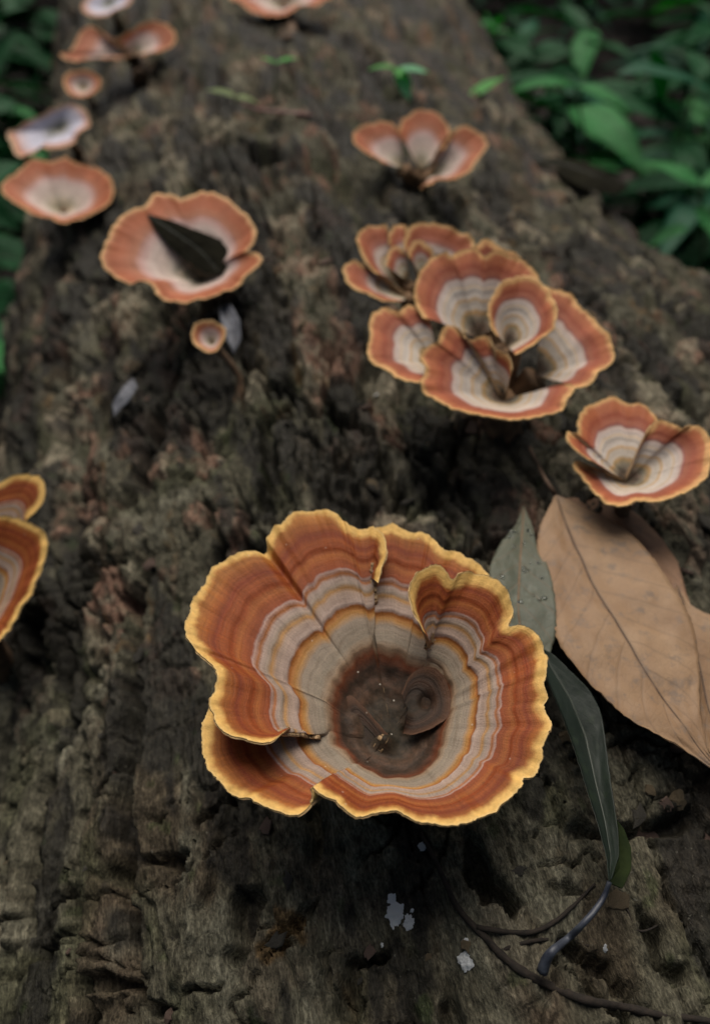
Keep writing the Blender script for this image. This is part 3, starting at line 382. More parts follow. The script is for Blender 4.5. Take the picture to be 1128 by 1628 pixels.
YEL = (.70, .43, .13)
RAMP_MAIN = [(.0, (0.045, 0.036, 0.024)), (.13, (0.066, 0.046, 0.031)), (.19, (0.095, 0.055, 0.036)), (.25, (0.055, 0.034, 0.024)), (.285, (0.140, 0.045, 0.020)), (.315, (0.260, 0.180, 0.115)),
    (.35, (0.235, 0.195, 0.145)), (.43, (0.255, 0.205, 0.155)), (.465, (0.368, 0.188, 0.054)), (.497, (0.296, 0.103, 0.026)), (.505, (0.360, 0.270, 0.225)), (.56, (0.290, 0.210, 0.160)), (.582, (0.368, 0.202, 0.077)),
    (.60, (0.280, 0.220, 0.170)), (.632, (0.310, 0.230, 0.190)), (.648, (0.304, 0.110, 0.032)), (.668, (0.370, 0.250, 0.210)), (.680, (0.216, 0.053, 0.018)), (.715, (0.240, 0.063, 0.018)), (.745, (0.296, 0.092, 0.022)),
    (.775, (0.208, 0.046, 0.013)), (.82, (0.248, 0.063, 0.015)), (.855, (0.188, 0.038, 0.012)), (.90, (0.272, 0.081, 0.018)), (.94, (0.336, 0.125, 0.029)), (1.0, (0.416, 0.184, 0.045))]
RAMP_PALE = [(.0, (0.173, 0.130, 0.086)), (.12, (0.153, 0.107, 0.080)), (.20, (0.328, 0.277, 0.213)), (.27, (0.475, 0.302, 0.130)), (.30, (0.491, 0.437, 0.373)), (.38, (0.459, 0.405, 0.341)), (.41, (0.497, 0.324, 0.162)), (.44, (0.524, 0.469, 0.416)),
    (.52, (0.502, 0.448, 0.394)), (.55, (0.513, 0.384, 0.256)), (.575, (0.524, 0.458, 0.416)), (.64, (0.502, 0.384, 0.330)), (.665, (0.289, 0.102, 0.080)), (.70, (0.325, 0.109, 0.061)), (.78, (0.297, 0.078, 0.041)),
    (.86, (0.378, 0.118, 0.050)), (.93, (0.396, 0.126, 0.055)), (1.0, (0.450, 0.189, 0.090))]
RAMP_RUST = [(.0, (0.130, 0.086, 0.054)), (.14, (0.173, 0.119, 0.076)), (.26, (0.389, 0.281, 0.162)), (.33, (0.415, 0.384, 0.298)), (.44, (0.459, 0.394, 0.298)), (.47, (0.408, 0.239, 0.082)), (.50, (0.480, 0.405, 0.362)),
    (.60, (0.480, 0.373, 0.320)), (.65, (0.325, 0.134, 0.100)), (.72, (0.334, 0.102, 0.055)), (.80, (0.289, 0.078, 0.035)), (.90, (0.342, 0.102, 0.041)), (1.0, (0.405, 0.157, 0.070))]
RAMP_SALMON = [(.0, (0.331, 0.239, 0.138)), (.15, (0.460, 0.386, 0.276)), (.28, (0.570, 0.488, 0.405)), (.42, (0.534, 0.423, 0.368)), (.50, (0.589, 0.478, 0.423)), (.60, (0.551, 0.350, 0.315)), (.68, (0.408, 0.167, 0.093)),
    (.80, (0.392, 0.124, 0.058)), (.90, (0.351, 0.098, 0.036)), (1.0, (0.425, 0.175, 0.080))]
RAMP_CUP = [(.0, (.030, .024, .017)), (.3, (.045, .030, .020)), (.5, (.030, .021, .015)), (.66, (.060, .034, .022)), (.78, (.035, .022, .015)), (.9, (.070, .034, .018)), (1.0, (.10, .05, .028))]
RAMP_LILAC = [(.0, (0.338, 0.325, 0.260)), (.2, (0.442, 0.442, 0.429)), (.4, (0.494, 0.494, 0.585)), (.62, (0.546, 0.546, 0.650)), (.8, (0.546, 0.429, 0.442)), (.9, (0.454, 0.194, 0.108)), (1.0, (0.486, 0.238, 0.130))]

def cap_material(name, stops, margin, margin_col, under=(.36, .24, .13), warp=.022, line_mix=.62):
    m, nt, b = new_mat(name); n = N(nt)
    ring = n.attr('ring'); ang = n.attr('ang'); edge = n.attr('edge'); un = n.attr('under')
    pos = n('TexCoord').outputs['Object']
    w = n.math('MULTIPLY', n.math('SUBTRACT', n.noise(pos, 260, 3, .5), .5), warp)
    w2 = n.math('MULTIPLY', n.math('SUBTRACT', n.noise(pos, 1600, 2, .5), .5), warp * .35)
    r = n.math('ADD', n.math('ADD', ring, w), w2)
    c = n.ramp(r, stops)
    # thin concentric lines of varying strength
    rv = n('CombineXYZ', {0: n.math('MULTIPLY', r, 46.), 1: n.math('MULTIPLY', ang, 9.)}).outputs[0]
    lines = n.noise(rv, 1.0, 3, .6)
    lk = n.ramp(lines, [(.28, (.66, .60, .55)), (.5, (1, 1, 1)), (.72, (1.28, 1.24, 1.2))])
    c = n.mix(line_mix, c, n.mix(1, c, lk, 'MULTIPLY'))
    # radial fibres
    fv = n('CombineXYZ', {0: n.math('MULTIPLY', ang, 260.), 1: n.math('MULTIPLY', r, 7.)}).outputs[0]
    fib = n.noise(fv, 1.0, 3, .6)
    fk = n.ramp(fib, [(.3, (.80,) * 3), (.7, (1.2,) * 3)])
    c = n.mix(n('MapRange', {0: ring, 1: .25, 2: .6, 3: .05, 4: .6}).outputs[0], c, n.mix(1, c, fk, 'MULTIPLY'))
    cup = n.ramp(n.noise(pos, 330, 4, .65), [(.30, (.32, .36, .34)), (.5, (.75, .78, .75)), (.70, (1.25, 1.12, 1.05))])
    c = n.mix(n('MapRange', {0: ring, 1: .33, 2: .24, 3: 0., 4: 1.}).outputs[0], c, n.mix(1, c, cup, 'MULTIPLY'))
    # velvet speckle
    sk = n.ramp(n.noise(pos, 4200, 2, .6), [(.3, (.80,) * 3), (.7, (1.22,) * 3)])
    c = n.mix(.7, c, n.mix(1, c, sk, 'MULTIPLY'))
    # large faded patches
    pk = n.ramp(n.noise(pos, 70, 3, .6), [(.32, (.80, .78, .76)), (.68, (1.16, 1.16, 1.16))])
    c = n.mix(.8, c, n.mix(1, c, pk, 'MULTIPLY'))
    # growing margin
    vary = n('MapRange', {0: n.noise(pos, 55, 2, .5), 1: .3, 2: .7, 3: -.45 * margin, 4: .55 * margin}).outputs[0]
    em = n.math('ADD', n.math('ADD', edge, vary), n.math('MULTIPLY', n.math('SUBTRACT', n.noise(pos, 520, 3, .6), .5), margin * .75))
    mf = n('MapRange', {0: em, 1: margin * 1.5, 2: margin * .5, 3: 0., 4: 1.}, interpolation_type='SMOOTHSTEP').outputs[0]
    mc = n.mix(n.ramp(n.noise(pos, 800, 3, .6), [(.3, (0,) * 3), (.7, (1,) * 3)]), tuple(v * .84 for v in margin_col), tuple(min(.86, v * 1.14) for v in margin_col))
    c = n.mix(mf, c, mc)
    tip = n('MapRange', {0: edge, 1: .55, 2: .1, 3: 0., 4: .55 if margin > .5 else .0}).outputs[0]
    c = n.mix(tip, c, (.78, .58, .27))
    vor = n('TexVoronoi', {'Vector': pos, 'Scale': 420.}, feature='F1')
    dot = n.math('MULTIPLY', n('MapRange', {0: vor.outputs['Distance'], 1: .075, 2: .11, 3: 1., 4: 0.}).outputs[0], n.ramp(n('SeparateColor', {0: vor.outputs['Color']}).outputs[0], [(.84, (0,) * 3), (.86, (1,) * 3)]))
    c = n.mix(n.math('MULTIPLY', dot, n('MapRange', {0: ring, 1: .55, 2: .25, 3: .25, 4: .9}).outputs[0]), c, (.62, .56, .47))
    c = n.mix(un, c, n.mix(.5, under, n.mix(fib, tuple(v * .6 for v in under), tuple(v * 1.3 for v in under))))
    n.link(c, b.inputs['Base Color'])
    b.inputs['Roughness'].default_value = .58
    b.inputs['Specular IOR Level'].default_value = .18
    b.inputs['Sheen Weight'].default_value = .0
    b.inputs['Sheen Roughness'].default_value = .5
    hh = n.math('ADD', n.math('MULTIPLY', lines, .6), n.math('ADD', n.math('MULTIPLY', fib, .35), n.math('MULTIPLY', n.noise(pos, 2600, 3, .6), .35)))
    n.link(n('Bump', {'Height': hh, 'Strength': .55, 'Distance': .0005}).outputs[0], b.inputs['Normal'])
    return m

def simple_mat(name, c1, c2, scale, rough=.7, bump=.3, dist=.0005, spec=.4, stretch=(1, 1, 1), coat=0.):
    m, nt, b = new_mat(name); n = N(nt)
    pos = n('Mapping', {'Vector': n('TexCoord').outputs['Object'], 'Scale': stretch}).outputs[0]
    f = n.noise(pos, scale, 5, .6)
    c = n.mix(n.ramp(f, [(.3, (0,) * 3), (.7, (1,) * 3)]), c1, c2)
    n.link(c, b.inputs['Base Color'])
    b.inputs['Roughness'].default_value = rough; b.inputs['Specular IOR Level'].default_value = spec
    b.inputs['Coat Weight'].default_value = coat
    n.link(n('Bump', {'Height': f, 'Strength': bump, 'Distance': dist}).outputs[0], b.inputs['Normal'])
    return m

def leaf_material(name, c1, c2, vein, spots, scale, rough, veins=11., spec=.4, vein_amt=.6, trans=0.):
    m, nt, b = new_mat(name); n = N(nt)
    al = n.attr('along'); cr = n.attr('cross'); pos = n('TexCoord').outputs['Object']
    ac = n.math('ABSOLUTE', cr)
    f = n.noise(pos, scale, 5, .6)
    c = n.mix(n.ramp(f, [(.32, (0,) * 3), (.68, (1,) * 3)]), c1, c2)
    sp = n.ramp(n.noise(pos, scale * 3.6, 4, .65), [(.54, (0,) * 3), (.68, (1,) * 3)])
    c = n.mix(n.math('MULTIPLY', sp, .6), c, spots)
    wv = n.math('MULTIPLY', n.math('SUBTRACT', n.noise(pos, 110, 2, .5), .5), .03)
    ph = n.math('FRACT', n.math('MULTIPLY', n.math('ADD', n.math('SUBTRACT', al, n.math('MULTIPLY', ac, .16)), n.math('ADD', wv, 1.0)), veins))
    lat = n('MapRange', {0: n.math('ABSOLUTE', n.math('SUBTRACT', ph, .5)), 1: .0, 2: .10, 3: 1., 4: 0.}).outputs[0]
    net = n('TexVoronoi', {'Vector': pos, 'Scale': scale * 9}, feature='DISTANCE_TO_EDGE').outputs['Distance']
    netl = n('MapRange', {0: net, 1: 0., 2: .09, 3: 1., 4: 0.}).outputs[0]
    rib = n('MapRange', {0: ac, 1: .015, 2: .05, 3: 1., 4: 0.}).outputs[0]
    vv = n.math('MAXIMUM', n.math('MULTIPLY', lat, .55), n.math('MULTIPLY', netl, .22))
    vv = n.math('MAXIMUM', vv, rib)
    c = n.mix(n.math('MULTIPLY', vv, vein_amt), c, vein)
    n.link(c, b.inputs['Base Color'])
    b.inputs['Roughness'].default_value = rough; b.inputs['Specular IOR Level'].default_value = spec
    if trans:
        tr = n('BsdfTranslucent', {'Color': n.mix(1, c, (1.5, 1.6, .8), 'MULTIPLY')})
        mx = n('MixShader', {0: trans, 1: b.outputs[0], 2: tr.outputs[0]})
        n.link(mx.outputs[0], nt.nodes['Material Output'].inputs['Surface'])
    h = n.math('ADD', n.math('MULTIPLY', vv, -1.1 * vein_amt), n.math('MULTIPLY', n.noise(pos, scale * 6, 3, .6), .5))
    n.link(n('Bump', {'Height': h, 'Strength': .5, 'Distance': .0005}).outputs[0], b.inputs['Normal'])
    return m

M_BARK = bark_material()
M_CAP = {
 'main': cap_material('banded_cap', RAMP_MAIN, 1.9, YEL),
 'cup': cap_material('dark_inner_lobe', RAMP_CUP, .15, (.10, .05, .028), under=(.04, .028, .02)),
 'pale': cap_material('pale_banded_cap', RAMP_PALE, 1.5, (.60, .33, .13), line_mix=.4),
 'rust': cap_material('rust_cap', RAMP_RUST, 1.4, (.58, .34, .14)),
 'salmon': cap_material('salmon_cap', RAMP_SALMON, 1.3, (.60, .33, .15)),
 'lilac': cap_material('weathered_cap', RAMP_LILAC, 1.2, (.52, .38, .26)),
}
M_STEM = simple_mat('fungus_stem', (.06, .035, .02), (.20, .12, .065), 300, .8, .5)
M_NECK = simple_mat('fungus_neck', (.14, .075, .035), (.30, .18, .09), 300, .8, .5)
M_MOULD = simple_mat('white_mould', (.78, .82, .84), (.88, .90, .90), 900, .9, .8, .0006)
M_ROOT = simple_mat('dark_root', (.010, .008, .006), (.028, .020, .014), 600, .9, .6, .0006)
M_PINK = simple_mat('pinkish_twig', (.20, .11, .095), (.32, .19, .165), 300, .7, .4)
M_PETIOLE = simple_mat('petiole', (.018, .022, .036), (.07, .08, .10), 260, .48, .5, .0004, .5)
M_BROWN = leaf_material('dry_brown_leaf', (.225, .130, .066), (.32, .205, .115), (.10, .068, .046), (.13, .105, .088), 60, .62, vein_amt=.45)
M_BROWN2 = leaf_material('dull_brown_leaf', (.20, .105, .055), (.28, .16, .09), (.09, .05, .03), (.12, .08, .06), 60, .66)
M_GREY = leaf_material('grey_green_leaf', (.075, .085, .06), (.12, .125, .09), (.17, .095, .05), (.15, .16, .125), 50, .5, 9., .25, .45)
M_DARK = leaf_material('dark_green_leaf', (.006, .011, .007), (.013, .022, .015), (.018, .026, .018), (.018, .03, .014), 60, .55, 12., .3, .08)
M_CUPL = leaf_material('blackened_leaf', (.008, .0075, .005), (.017, .016, .010), (.03, .028, .02), (.012, .012, .01), 60, .95, 10., .04, .2)
M_ASH = leaf_material('ashen_leaf', (.11, .12, .14), (.17, .175, .20), (.09, .09, .10), (.12, .12, .12), 80, .6)
M_BRIGHT = leaf_material('bright_green_leaf', (.09, .40, .05), (.15, .52, .13), (.12, .34, .10), (.06, .22, .05), 60, .45, 8., trans=.5)
M_MINT = leaf_material('mint_green_leaf', (.20, .52, .30), (.28, .62, .40), (.14, .36, .20), (.10, .30, .16), 60, .4, 8., trans=.5)
M_PALEG = leaf_material('pale_green_leaf', (.28, .36, .15), (.36, .44, .20), (.18, .24, .10), (.14, .18, .08), 60, .5, 8., trans=.5)
M_PLANT = [leaf_material('undergrowth_leaf_deep', (.012, .095, .030), (.024, .16, .055), (.03, .11, .055), (.012, .05, .02), 30, .55, 9., .22, .4, trans=.5),
           leaf_material('undergrowth_leaf_blue', (.02, .13, .065), (.04, .20, .105), (.04, .13, .08), (.02, .07, .045), 30, .48, 9., .3, .4, trans=.5),
           leaf_material('undergrowth_leaf_fresh', (.05, .25, .065), (.09, .38, .13), (.06, .22, .08), (.03, .13, .04), 30, .55, 9., .22, .4, trans=.5)]
M_GSTEM = simple_mat('green_stem', (.03, .06, .02), (.07, .11, .035), 90, .6, .3)
M_SOIL = simple_mat('forest_soil', (.006, .005, .004), (.020, .015, .011), 30, .95, .9, .01)
M_LITTER = simple_mat('leaf_litter', (.014, .010, .008), (.05, .034, .026), 18, .8, .3)
M_FLAKE = [simple_mat('bark_flake_dark', (.035, .032, .025), (.10, .09, .07), 240, .85, .9, .001),
           simple_mat('bark_flake_pink', (.12, .08, .06), (.24, .16, .125), 240, .85, .9, .001),
           simple_mat('bark_flake_ochre', (.12, .085, .045), (.22, .17, .10), 240, .85, .9, .001)]

# ---------------------------------------------------------------- forest floor
gx = np.concatenate([np.linspace(-12, -1.6, 14), np.linspace(-1.4, 1.6, 80), np.linspace(2, 12, 14)])
gy = np.concatenate([np.linspace(-12, -.6, 12), np.linspace(-.4, 3.2, 90), np.linspace(3.6, 14, 14)])
GX, GY = np.meshgrid(gx, gy, indexing='ij')
def ground_z(x, y):
    return -.36 + .03 * fbm(np.asarray(x) / .5, np.asarray(y) / .5, 4, 7)
v = np.stack([GX, GY, ground_z(GX, GY)], -1).reshape(-1, 3)
tag(link('ground', mesh('ground', v, quads(len(gx), len(gy)), mat=M_SOIL)), kind='structure', label='dark damp forest floor around the log')

# ---------------------------------------------------------------- the fallen log
def spaced(lo, hi, stepf):
    out = [lo]
    while out[-1] < hi: out.append(out[-1] + stepf(out[-1]))
    return np.array(out)
ys = np.concatenate([np.linspace(-.6, -.03, 24)[:-1], spaced(-.03, 1.75, lambda y: .00062 * max(1, ((y * y + .034) ** .5 / .19)) ** 1.9)])
tl = spaced(0, math.pi, lambda t: .0031 if t < .62 else (.0052 if t < 1.9 else .06))
tr = spaced(0, math.pi, lambda t: .0018 if t < .36 else (.0036 if t < 1.75 else .06))
tl[-1] = math.pi; tr[-1] = math.pi
ts = np.concatenate([-tl[::-1], tr[1:-1]])
TT, YY = np.meshgrid(ts, ys, indexing='ij')
UU = log_u(TT, YY)
H, pid, qid, layer, rz, rgz, fisr = bark(UU, YY)
H = H + .012 * fbm(UU / .16, YY / .3, 2, 211) * sstep(.25, .5, YY)
X, Z = log_point(TT, YY, H)
V = np.stack([X, YY, Z], -1).reshape(-1, 3)
u, w = UU.ravel(), YY.ravel()
def lerp(a, b, k): return a + (b - a) * k[:, None]
col = np.tile(np.array([.125, .120, .092]), (len(u), 1))
col = lerp(col, np.array([.090, .072, .052]), .8 * sstep(.0, .4, fbm(u / .03, w / .06, 3, 301)))
col = lerp(col, np.array([.185, .182, .145]), .85 * sstep(.05, .4, fbm(u / .016, w / .03, 4, 303)))
col = lerp(col, np.array([.085, .092, .055]), .6 * sstep(.12, .4, fbm(u / .035, w / .05, 3, 305)))
flake = sstep(.55, .74, qid.ravel() + .30 * fbm(u / .004, w / .006, 3, 307))
zone = np.clip(.10 + 1.0 * rz.ravel() + .30 * rgz.ravel(), 0, 1)
col = lerp(col, np.array([.265, .165, .128]), flake * zone * sstep(-.2, .15, fbm(u / .022, w / .04, 2, 309)))
col = lerp(col, np.array([.36, .33, .26]), .85 * sstep(.66, .82, pid.ravel() * .4 + qid.ravel() * .6 + .25 * fbm(u / .005, w / .006, 3, 311)) * rz.ravel())
col = lerp(col, np.array([.20, .125, .055]), .7 * sstep(.34, .5, fbm(u / .009, w / .016, 3, 313)) * sstep(.1, .4, noise2(u / .04, w / .05, 315)))
st = fbm(u / .019, w / .075, 3, 317) + .25 * fbm(u / .005, w / .009, 3, 318)
wet = sstep(.02 - .12 * rz.ravel(), .22 - .10 * rz.ravel(), st) + .45 * rgz.ravel() * sstep(-.3, .1, st)
wet = np.clip(wet, 0, 1)
col = lerp(col, np.array([.020, .019, .017]), .84 * wet)
moss = sstep(.46, .62, fbm(u / .010, w / .014, 4, 319))
col = lerp(col, np.array([.04, .062, .022]), moss * .5)
NT, NY = len(ts), len(ys)
log = empty('fallen_log', (LOG_X, .4, -.36))
tag(log, 'rough barked fallen log carrying all the bracket mushrooms', 'log')
F = quads(NT, NY, closed_u=True)
me = mesh('bark', V - np.array(log.location), F, attrs={'col': np.clip(col * np.array([.56, .54, .49]), .005, 1), 'wet': wet}, mat=M_BARK)
link('bark', me, log)
capmat = simple_mat('rotten_end_wood', (.05, .035, .022), (.12, .085, .05), 40, .9, .6, .003)
for jj, sgn in ((0, -1), (NY - 1, 1)):
    ring = V.reshape(NT, NY, 3)[:, jj][::6]
    ctr = ring.mean(0) + np.array([0, .0, 0])
    vv = np.concatenate([ring, ctr[None]]) - np.array(log.location)
    link('cut_end', mesh('cut_end', vv, [(i, (i + 1) % len(ring), len(ring)) for i in range(len(ring))], mat=capmat), log)

# loose flakes and crumbs of bark that lie on the log
rnd = random.Random(5)
def flake_mesh(seed):
    r = np.random.RandomState(seed); k = 11
    a = np.sort(r.uniform(0, 2 * math.pi, k)); rad = r.uniform(.55, 1.1, k)
    el = r.uniform(1.0, 2.2)
    P = np.stack([np.cos(a) * rad, np.sin(a) * rad * el], 1)
    top = np.c_[P * .88, .16 + .16 * r.rand(k)]; mid = np.c_[P, .05 * r.randn(k)]; bot = np.c_[P * .9, np.full(k, -.22)]
    ci = np.array([[0, 0, .34 + .1 * r.rand()]])
    Vv = np.concatenate([top, mid, bot, ci]); Ff = []
    for i in range(k):
        j = (i + 1) % k
        Ff += [(i, j, 3 * k), (k + i, k + j, j, i), (2 * k + i, 2 * k + j, k + j, k + i)]
    return Vv, Ff
fmeshes = []
for i in range(9):
    vv, ff = flake_mesh(40 + i); fmeshes.append(mesh('bark_flake', vv, ff, smooth=False, mat=M_FLAKE[i % 3]))
def log_frames(xy):
    xy = np.asarray(xy, float); e = .004
    q = np.concatenate([xy, xy + [e, 0], xy - [e, 0], xy + [0, e], xy - [0, e]])
    z = surface(q[:, 0], q[:, 1]).reshape(5, -1)
    dx = np.clip((z[1] - z[2]) / (2 * e), -1.2, 1.2); dy = np.clip((z[3] - z[4]) / (2 * e), -1.2, 1.2)
    return [(Vector((x, y, zz)), Vector((-a, -b, 1)).normalized()) for (x, y), zz, a, b in zip(xy, z[0], dx, dy)]
def log_frame(x, y): return log_frames([(x, y)])[0]
flake_xy = []
for i in range(210):
    if i < 130: flake_xy.append((rnd.uniform(-.06, .2) + .02, rnd.uniform(.13, .42)))
    elif i < 175: flake_xy.append((rnd.uniform(.045, .13), rnd.uniform(.03, .13)))
    else: flake_xy.append((rnd.uniform(-.09, .05), rnd.uniform(.03, .13)))
flake_fr = log_frames(flake_xy)
for i in range(210):
    p, nrm = flake_fr[i]
    s = rnd.uniform(.0012, .0034) * (1 if i < 175 else .6)
    o = link('bark_flake', fmeshes[rnd.randrange(9)], log)
    q = nrm.to_track_quat('Z', 'Y') @ Matrix.Rotation(rnd.uniform(-.5, .5), 3, 'Z').to_quaternion() @ Matrix.Rotation(rnd.uniform(-.25, .25), 3, 'X').to_quaternion()
    o.rotation_mode = 'QUATERNION'; o.rotation_quaternion = q
    o.location = p + nrm * s * .05 - Vector(log.location); o.scale = (s, s, s * rnd.uniform(.6, 1.2))

# ---------------------------------------------------------------- mushrooms
def smooth_along(A, k, closed):
    if k < 2: return A
    pad = k
    B = np.concatenate([A[-pad:], A, A[:pad]]) if closed else np.concatenate([2 * A[:1] - A[1:pad + 1][::-1], A, 2 * A[-1:] - A[-pad - 1:-1][::-1]])
    ker = np.hanning(2 * k + 1); ker /= ker.sum()
    return np.stack([np.convolve(B[:, c], ker, 'same')[pad:-pad] for c in range(A.shape[1])], 1)
def fan_mesh(apex, rim, pivots, mid=None, step=.0004, nt=80, seed=0, thick=.0013, frill=.0006, depth_pow=.8, layer=0., knob=None, seams=(), relief=1.):
    apex = np.asarray(apex, float) * 1e-5; rim = np.asarray(rim, float) * 1e-5
    closed = np.linalg.norm(rim[0] - rim[-1]) < 1e-6
    R, s, idx = catmull(rim, 0, closed, step, True)
    if closed: R = R[:-1]; s = s[:-1]; idx = idx[:-1]
    ns = len(R); per = max(s[-1], 1e-4)
    out = R - apex; out[:, 2] = 0; rad = np.linalg.norm(out, axis=1); out /= rad[:, None] + 1e-9
    if closed:
        th = s / per * 2 * math.pi; sx, sy = np.cos(th) * per / 6.283, np.sin(th) * per / 6.283
    else: sx, sy = s, np.zeros(ns)
    # the ring where the inner cup ends
    if mid is not None:
        m = np.asarray(mid, float) * 1e-5; m = np.concatenate([m, m[:1]])
        mm, _ = catmull(m, 400, True)
        am = np.arctan2(mm[:, 1] - apex[1], mm[:, 0] - apex[0]); o = np.argsort(am); am = am[o]; mm = mm[o]
        ar = np.arctan2(R[:, 1] - apex[1], R[:, 0] - apex[0])
        MM = np.stack([np.interp(ar, am, mm[:, k], period=2 * math.pi) for k in range(3)], 1); k0 = .3
    else:
        k0 = .35; Rs_ = smooth_along(R, max(2, ns // 16), closed)
        MM = apex + (Rs_ - apex) * k0
        MM[:, 2] = apex[2] + (Rs_[:, 2] - apex[2]) * k0 ** depth_pow
    K = np.full(ns, k0); Fp = np.zeros(ns)
    for full, blend, pt, rg in pivots:      # a free edge: the lobe turns about a point of its own
        f = sstep(blend, full, idx) if full > blend else 1 - sstep(full, blend, idx)
        Fp = np.maximum(Fp, f)
        MM = MM * (1 - f[:, None]) + np.asarray(pt, float) * 1e-5 * f[:, None]; K = K * (1 - f) + rg * f
    n1 = max(6, int(nt * .26)); n2 = nt - n1
    w1 = np.r_[np.linspace(.004, 1, n1), np.ones(n2)][None, :]; w2 = np.r_[np.zeros(n1), np.linspace(0, 1, n2 + 1)[1:]][None, :]
    ringc = K[:, None] * w1 + (1 - K[:, None]) * w2
    bump0 = fbm(sx / .02, sy / .02, 2, seed + 41)
    W1 = w1[..., None]; W2 = w2[..., None]
    P = apex + (MM - apex)[:, None, :] * W1 + (R - MM)[:, None, :] * W2
    e1, e2 = (2.4, depth_pow) if mid is not None else (depth_pow, .5 + .5 * depth_pow)
    P[..., 2] = apex[2] + (MM[:, None, 2] - apex[2]) * w1 ** e1 + (R - MM)[:, None, 2] * w2 ** e2
    if mid is not None:
        P[..., 2] += .00016 * np.sin(ringc * 75 + 2.5 * bump0[:, None]) * (1 - sstep(.24, .3, ringc)) * sstep(.03, .1, ringc)
        P[..., 2] += .0006 * sstep(.0, .04, w2)
        bumpy = fbm(sx / .014, sy / .014, 2, seed + 21)
        P += out[:, None, :] * (.0010 * bumpy[:, None] * np.exp(-((ringc - .3) / .05) ** 2))[..., None]
    # frilled margin
    wl = .0034 if mid is not None else .0058
    fr = fbm(sx / wl, sy / wl + seed, 3, seed + 3) + .75 * np.abs(fbm(sx / .0012, sy / .0012 + seed, 2, seed + 5)) - .2
    gro = R - MM; gro /= np.linalg.norm(gro, axis=1)[:, None] + 1e-9
    P += gro[:, None, :] * ((frill * fr)[:, None] * w2 ** 8)[..., None]
    P[..., 2] += (frill * 1.1 * fbm(sx / .004, sy / .004 + 5, 2, seed + 9))[:, None] * w2 ** 5
    wv = ringc; nt = n1 + n2
    S = np.broadcast_to((s / .02)[:, None], (ns, nt))
    if closed: rip = fbm(np.broadcast_to((sx / .012)[:, None], (ns, nt)), np.broadcast_to((sy / .012)[:, None], (ns, nt)) + wv * 1.2, 2, seed + 31)
    else: rip = fbm(np.broadcast_to((s / .012)[:, None], (ns, nt)), wv * 1.2 + 0 * S, 2, seed + 31)
    P[..., 2] += relief * (.0011 if mid is not None else .0017) * rip * wv ** 1.5
    ringc = wv.copy()
    for sp, d in seams:            # folds where the zones of neighbouring lobes do not line up
        ringc += d * sstep(sp - .003, sp + .003, (s / per))[:, None] * (1 - wv) * sstep(.2, .4, wv)
        P[..., 2] += (.0004 if mid is not None else .00015) * np.exp(-(((s / per)[:, None] - sp) / .008) ** 2) * sstep(.2, .4, wv)
    # the zones are low terraces
    for c0, a in ((.50, .0008), (.59, .00035), (.66, .0005), (.78, .0003)):
        P[..., 2] += relief * a * sstep(c0 - .012, c0 + .012, ringc + .012 * rip)
    P[..., 2] += layer
    if knob is not None:
        for kx, ky, kr, kh in knob:
            d2 = (P[..., 0] - kx) ** 2 + (P[..., 1] - ky) ** 2
            P[..., 2] += kh * np.exp(-d2 / kr ** 2)
    ru = np.gradient(P, axis=0); rv = np.gradient(P, axis=1)
    nr = np.cross(ru, rv); nr /= np.linalg.norm(nr, axis=2)[..., None] + 1e-12
    nr *= np.where(nr[..., 2:3] < 0, -1, 1)
    th = thick * (1.15 - .72 * wv)[..., None]
    if not closed: th = th * (.2 + .8 * sstep(0, .005, np.minimum(s, s[-1] - s)))[:, None, None]
    th = th * np.where(w2 > 0, 1., 1 - sstep(.03, .3, Fp)[:, None])[..., None] * (.04 + .96 * sstep(.0, .09, ringc))[..., None]
    B = P - nr * th
    ang = np.broadcast_to((s / per)[:, None] * (per / .2), (ns, nt))
    # distance to the rim in millimetres
    ed = np.empty((ns, nt)); Rs = P[:, -1][:: max(1, ns // 350)]
    for j in range(nt):
        d = np.full(ns, 9.)
        q = P[:, j]
        for i0 in range(0, ns, 200):
            d[i0:i0 + 200] = np.linalg.norm(q[i0:i0 + 200, None] - Rs[None], axis=2).min(1)
        ed[:, j] = np.minimum(d, np.linalg.norm(q - P[:, -1], axis=1)) * 1000
    nv = ns * nt
    Vv = np.concatenate([P.reshape(-1, 3), B.reshape(-1, 3)])
    # winding so that the top faces up
    f = quads(ns, nt, closed)
    fa = np.repeat(np.arange(ns if closed else ns - 1), nt - 1); fb_ = np.tile(np.arange(nt - 1), ns if closed else ns - 1)
    f = f[~((Fp[fa] > .35) & (fb_ < n1 - 1))]
    up = np.cross(Vv[f[:, 1]] - Vv[f[:, 0]], Vv[f[:, 3]] - Vv[f[:, 0]])[:, 2].sum() > 0
    if not up: f = f[:, ::-1]
    fb = f[:, ::-1] + nv
    fs = [f, fb]
    i = np.arange(ns if closed else ns - 1); i2 = (i + 1) % ns
    e = np.stack([i * nt + nt - 1, i2 * nt + nt - 1, nv + i2 * nt + nt - 1, nv + i * nt + nt - 1], 1)
    fs.append(e if up is False else e[:, ::-1])
    if not closed:
        for a0, fl in ((0, True), ((ns - 1) * nt, False)):
            j = np.arange(n1 - 1 if Fp[a0 // nt] > .35 else 0, nt - 1)
            e = np.stack([a0 + j, a0 + j + 1, nv + a0 + j + 1, nv + a0 + j], 1)
            fs.append(e[:, ::-1] if fl else e)
    at = {'ring': np.r_[ringc.ravel(), ringc.ravel()], 'ang': np.r_[ang.ravel(), ang.ravel()],
          'edge': np.r_[ed.ravel(), ed.ravel()], 'under': np.r_[np.zeros(nv), np.ones(nv)]}
    fs = np.concatenate(fs)
    ar_ = np.linalg.norm(np.cross(Vv[fs[:, 2]] - Vv[fs[:, 0]], Vv[fs[:, 3]] - Vv[fs[:, 1]]), axis=1)
    return Vv, fs[ar_ > 1e-11], at

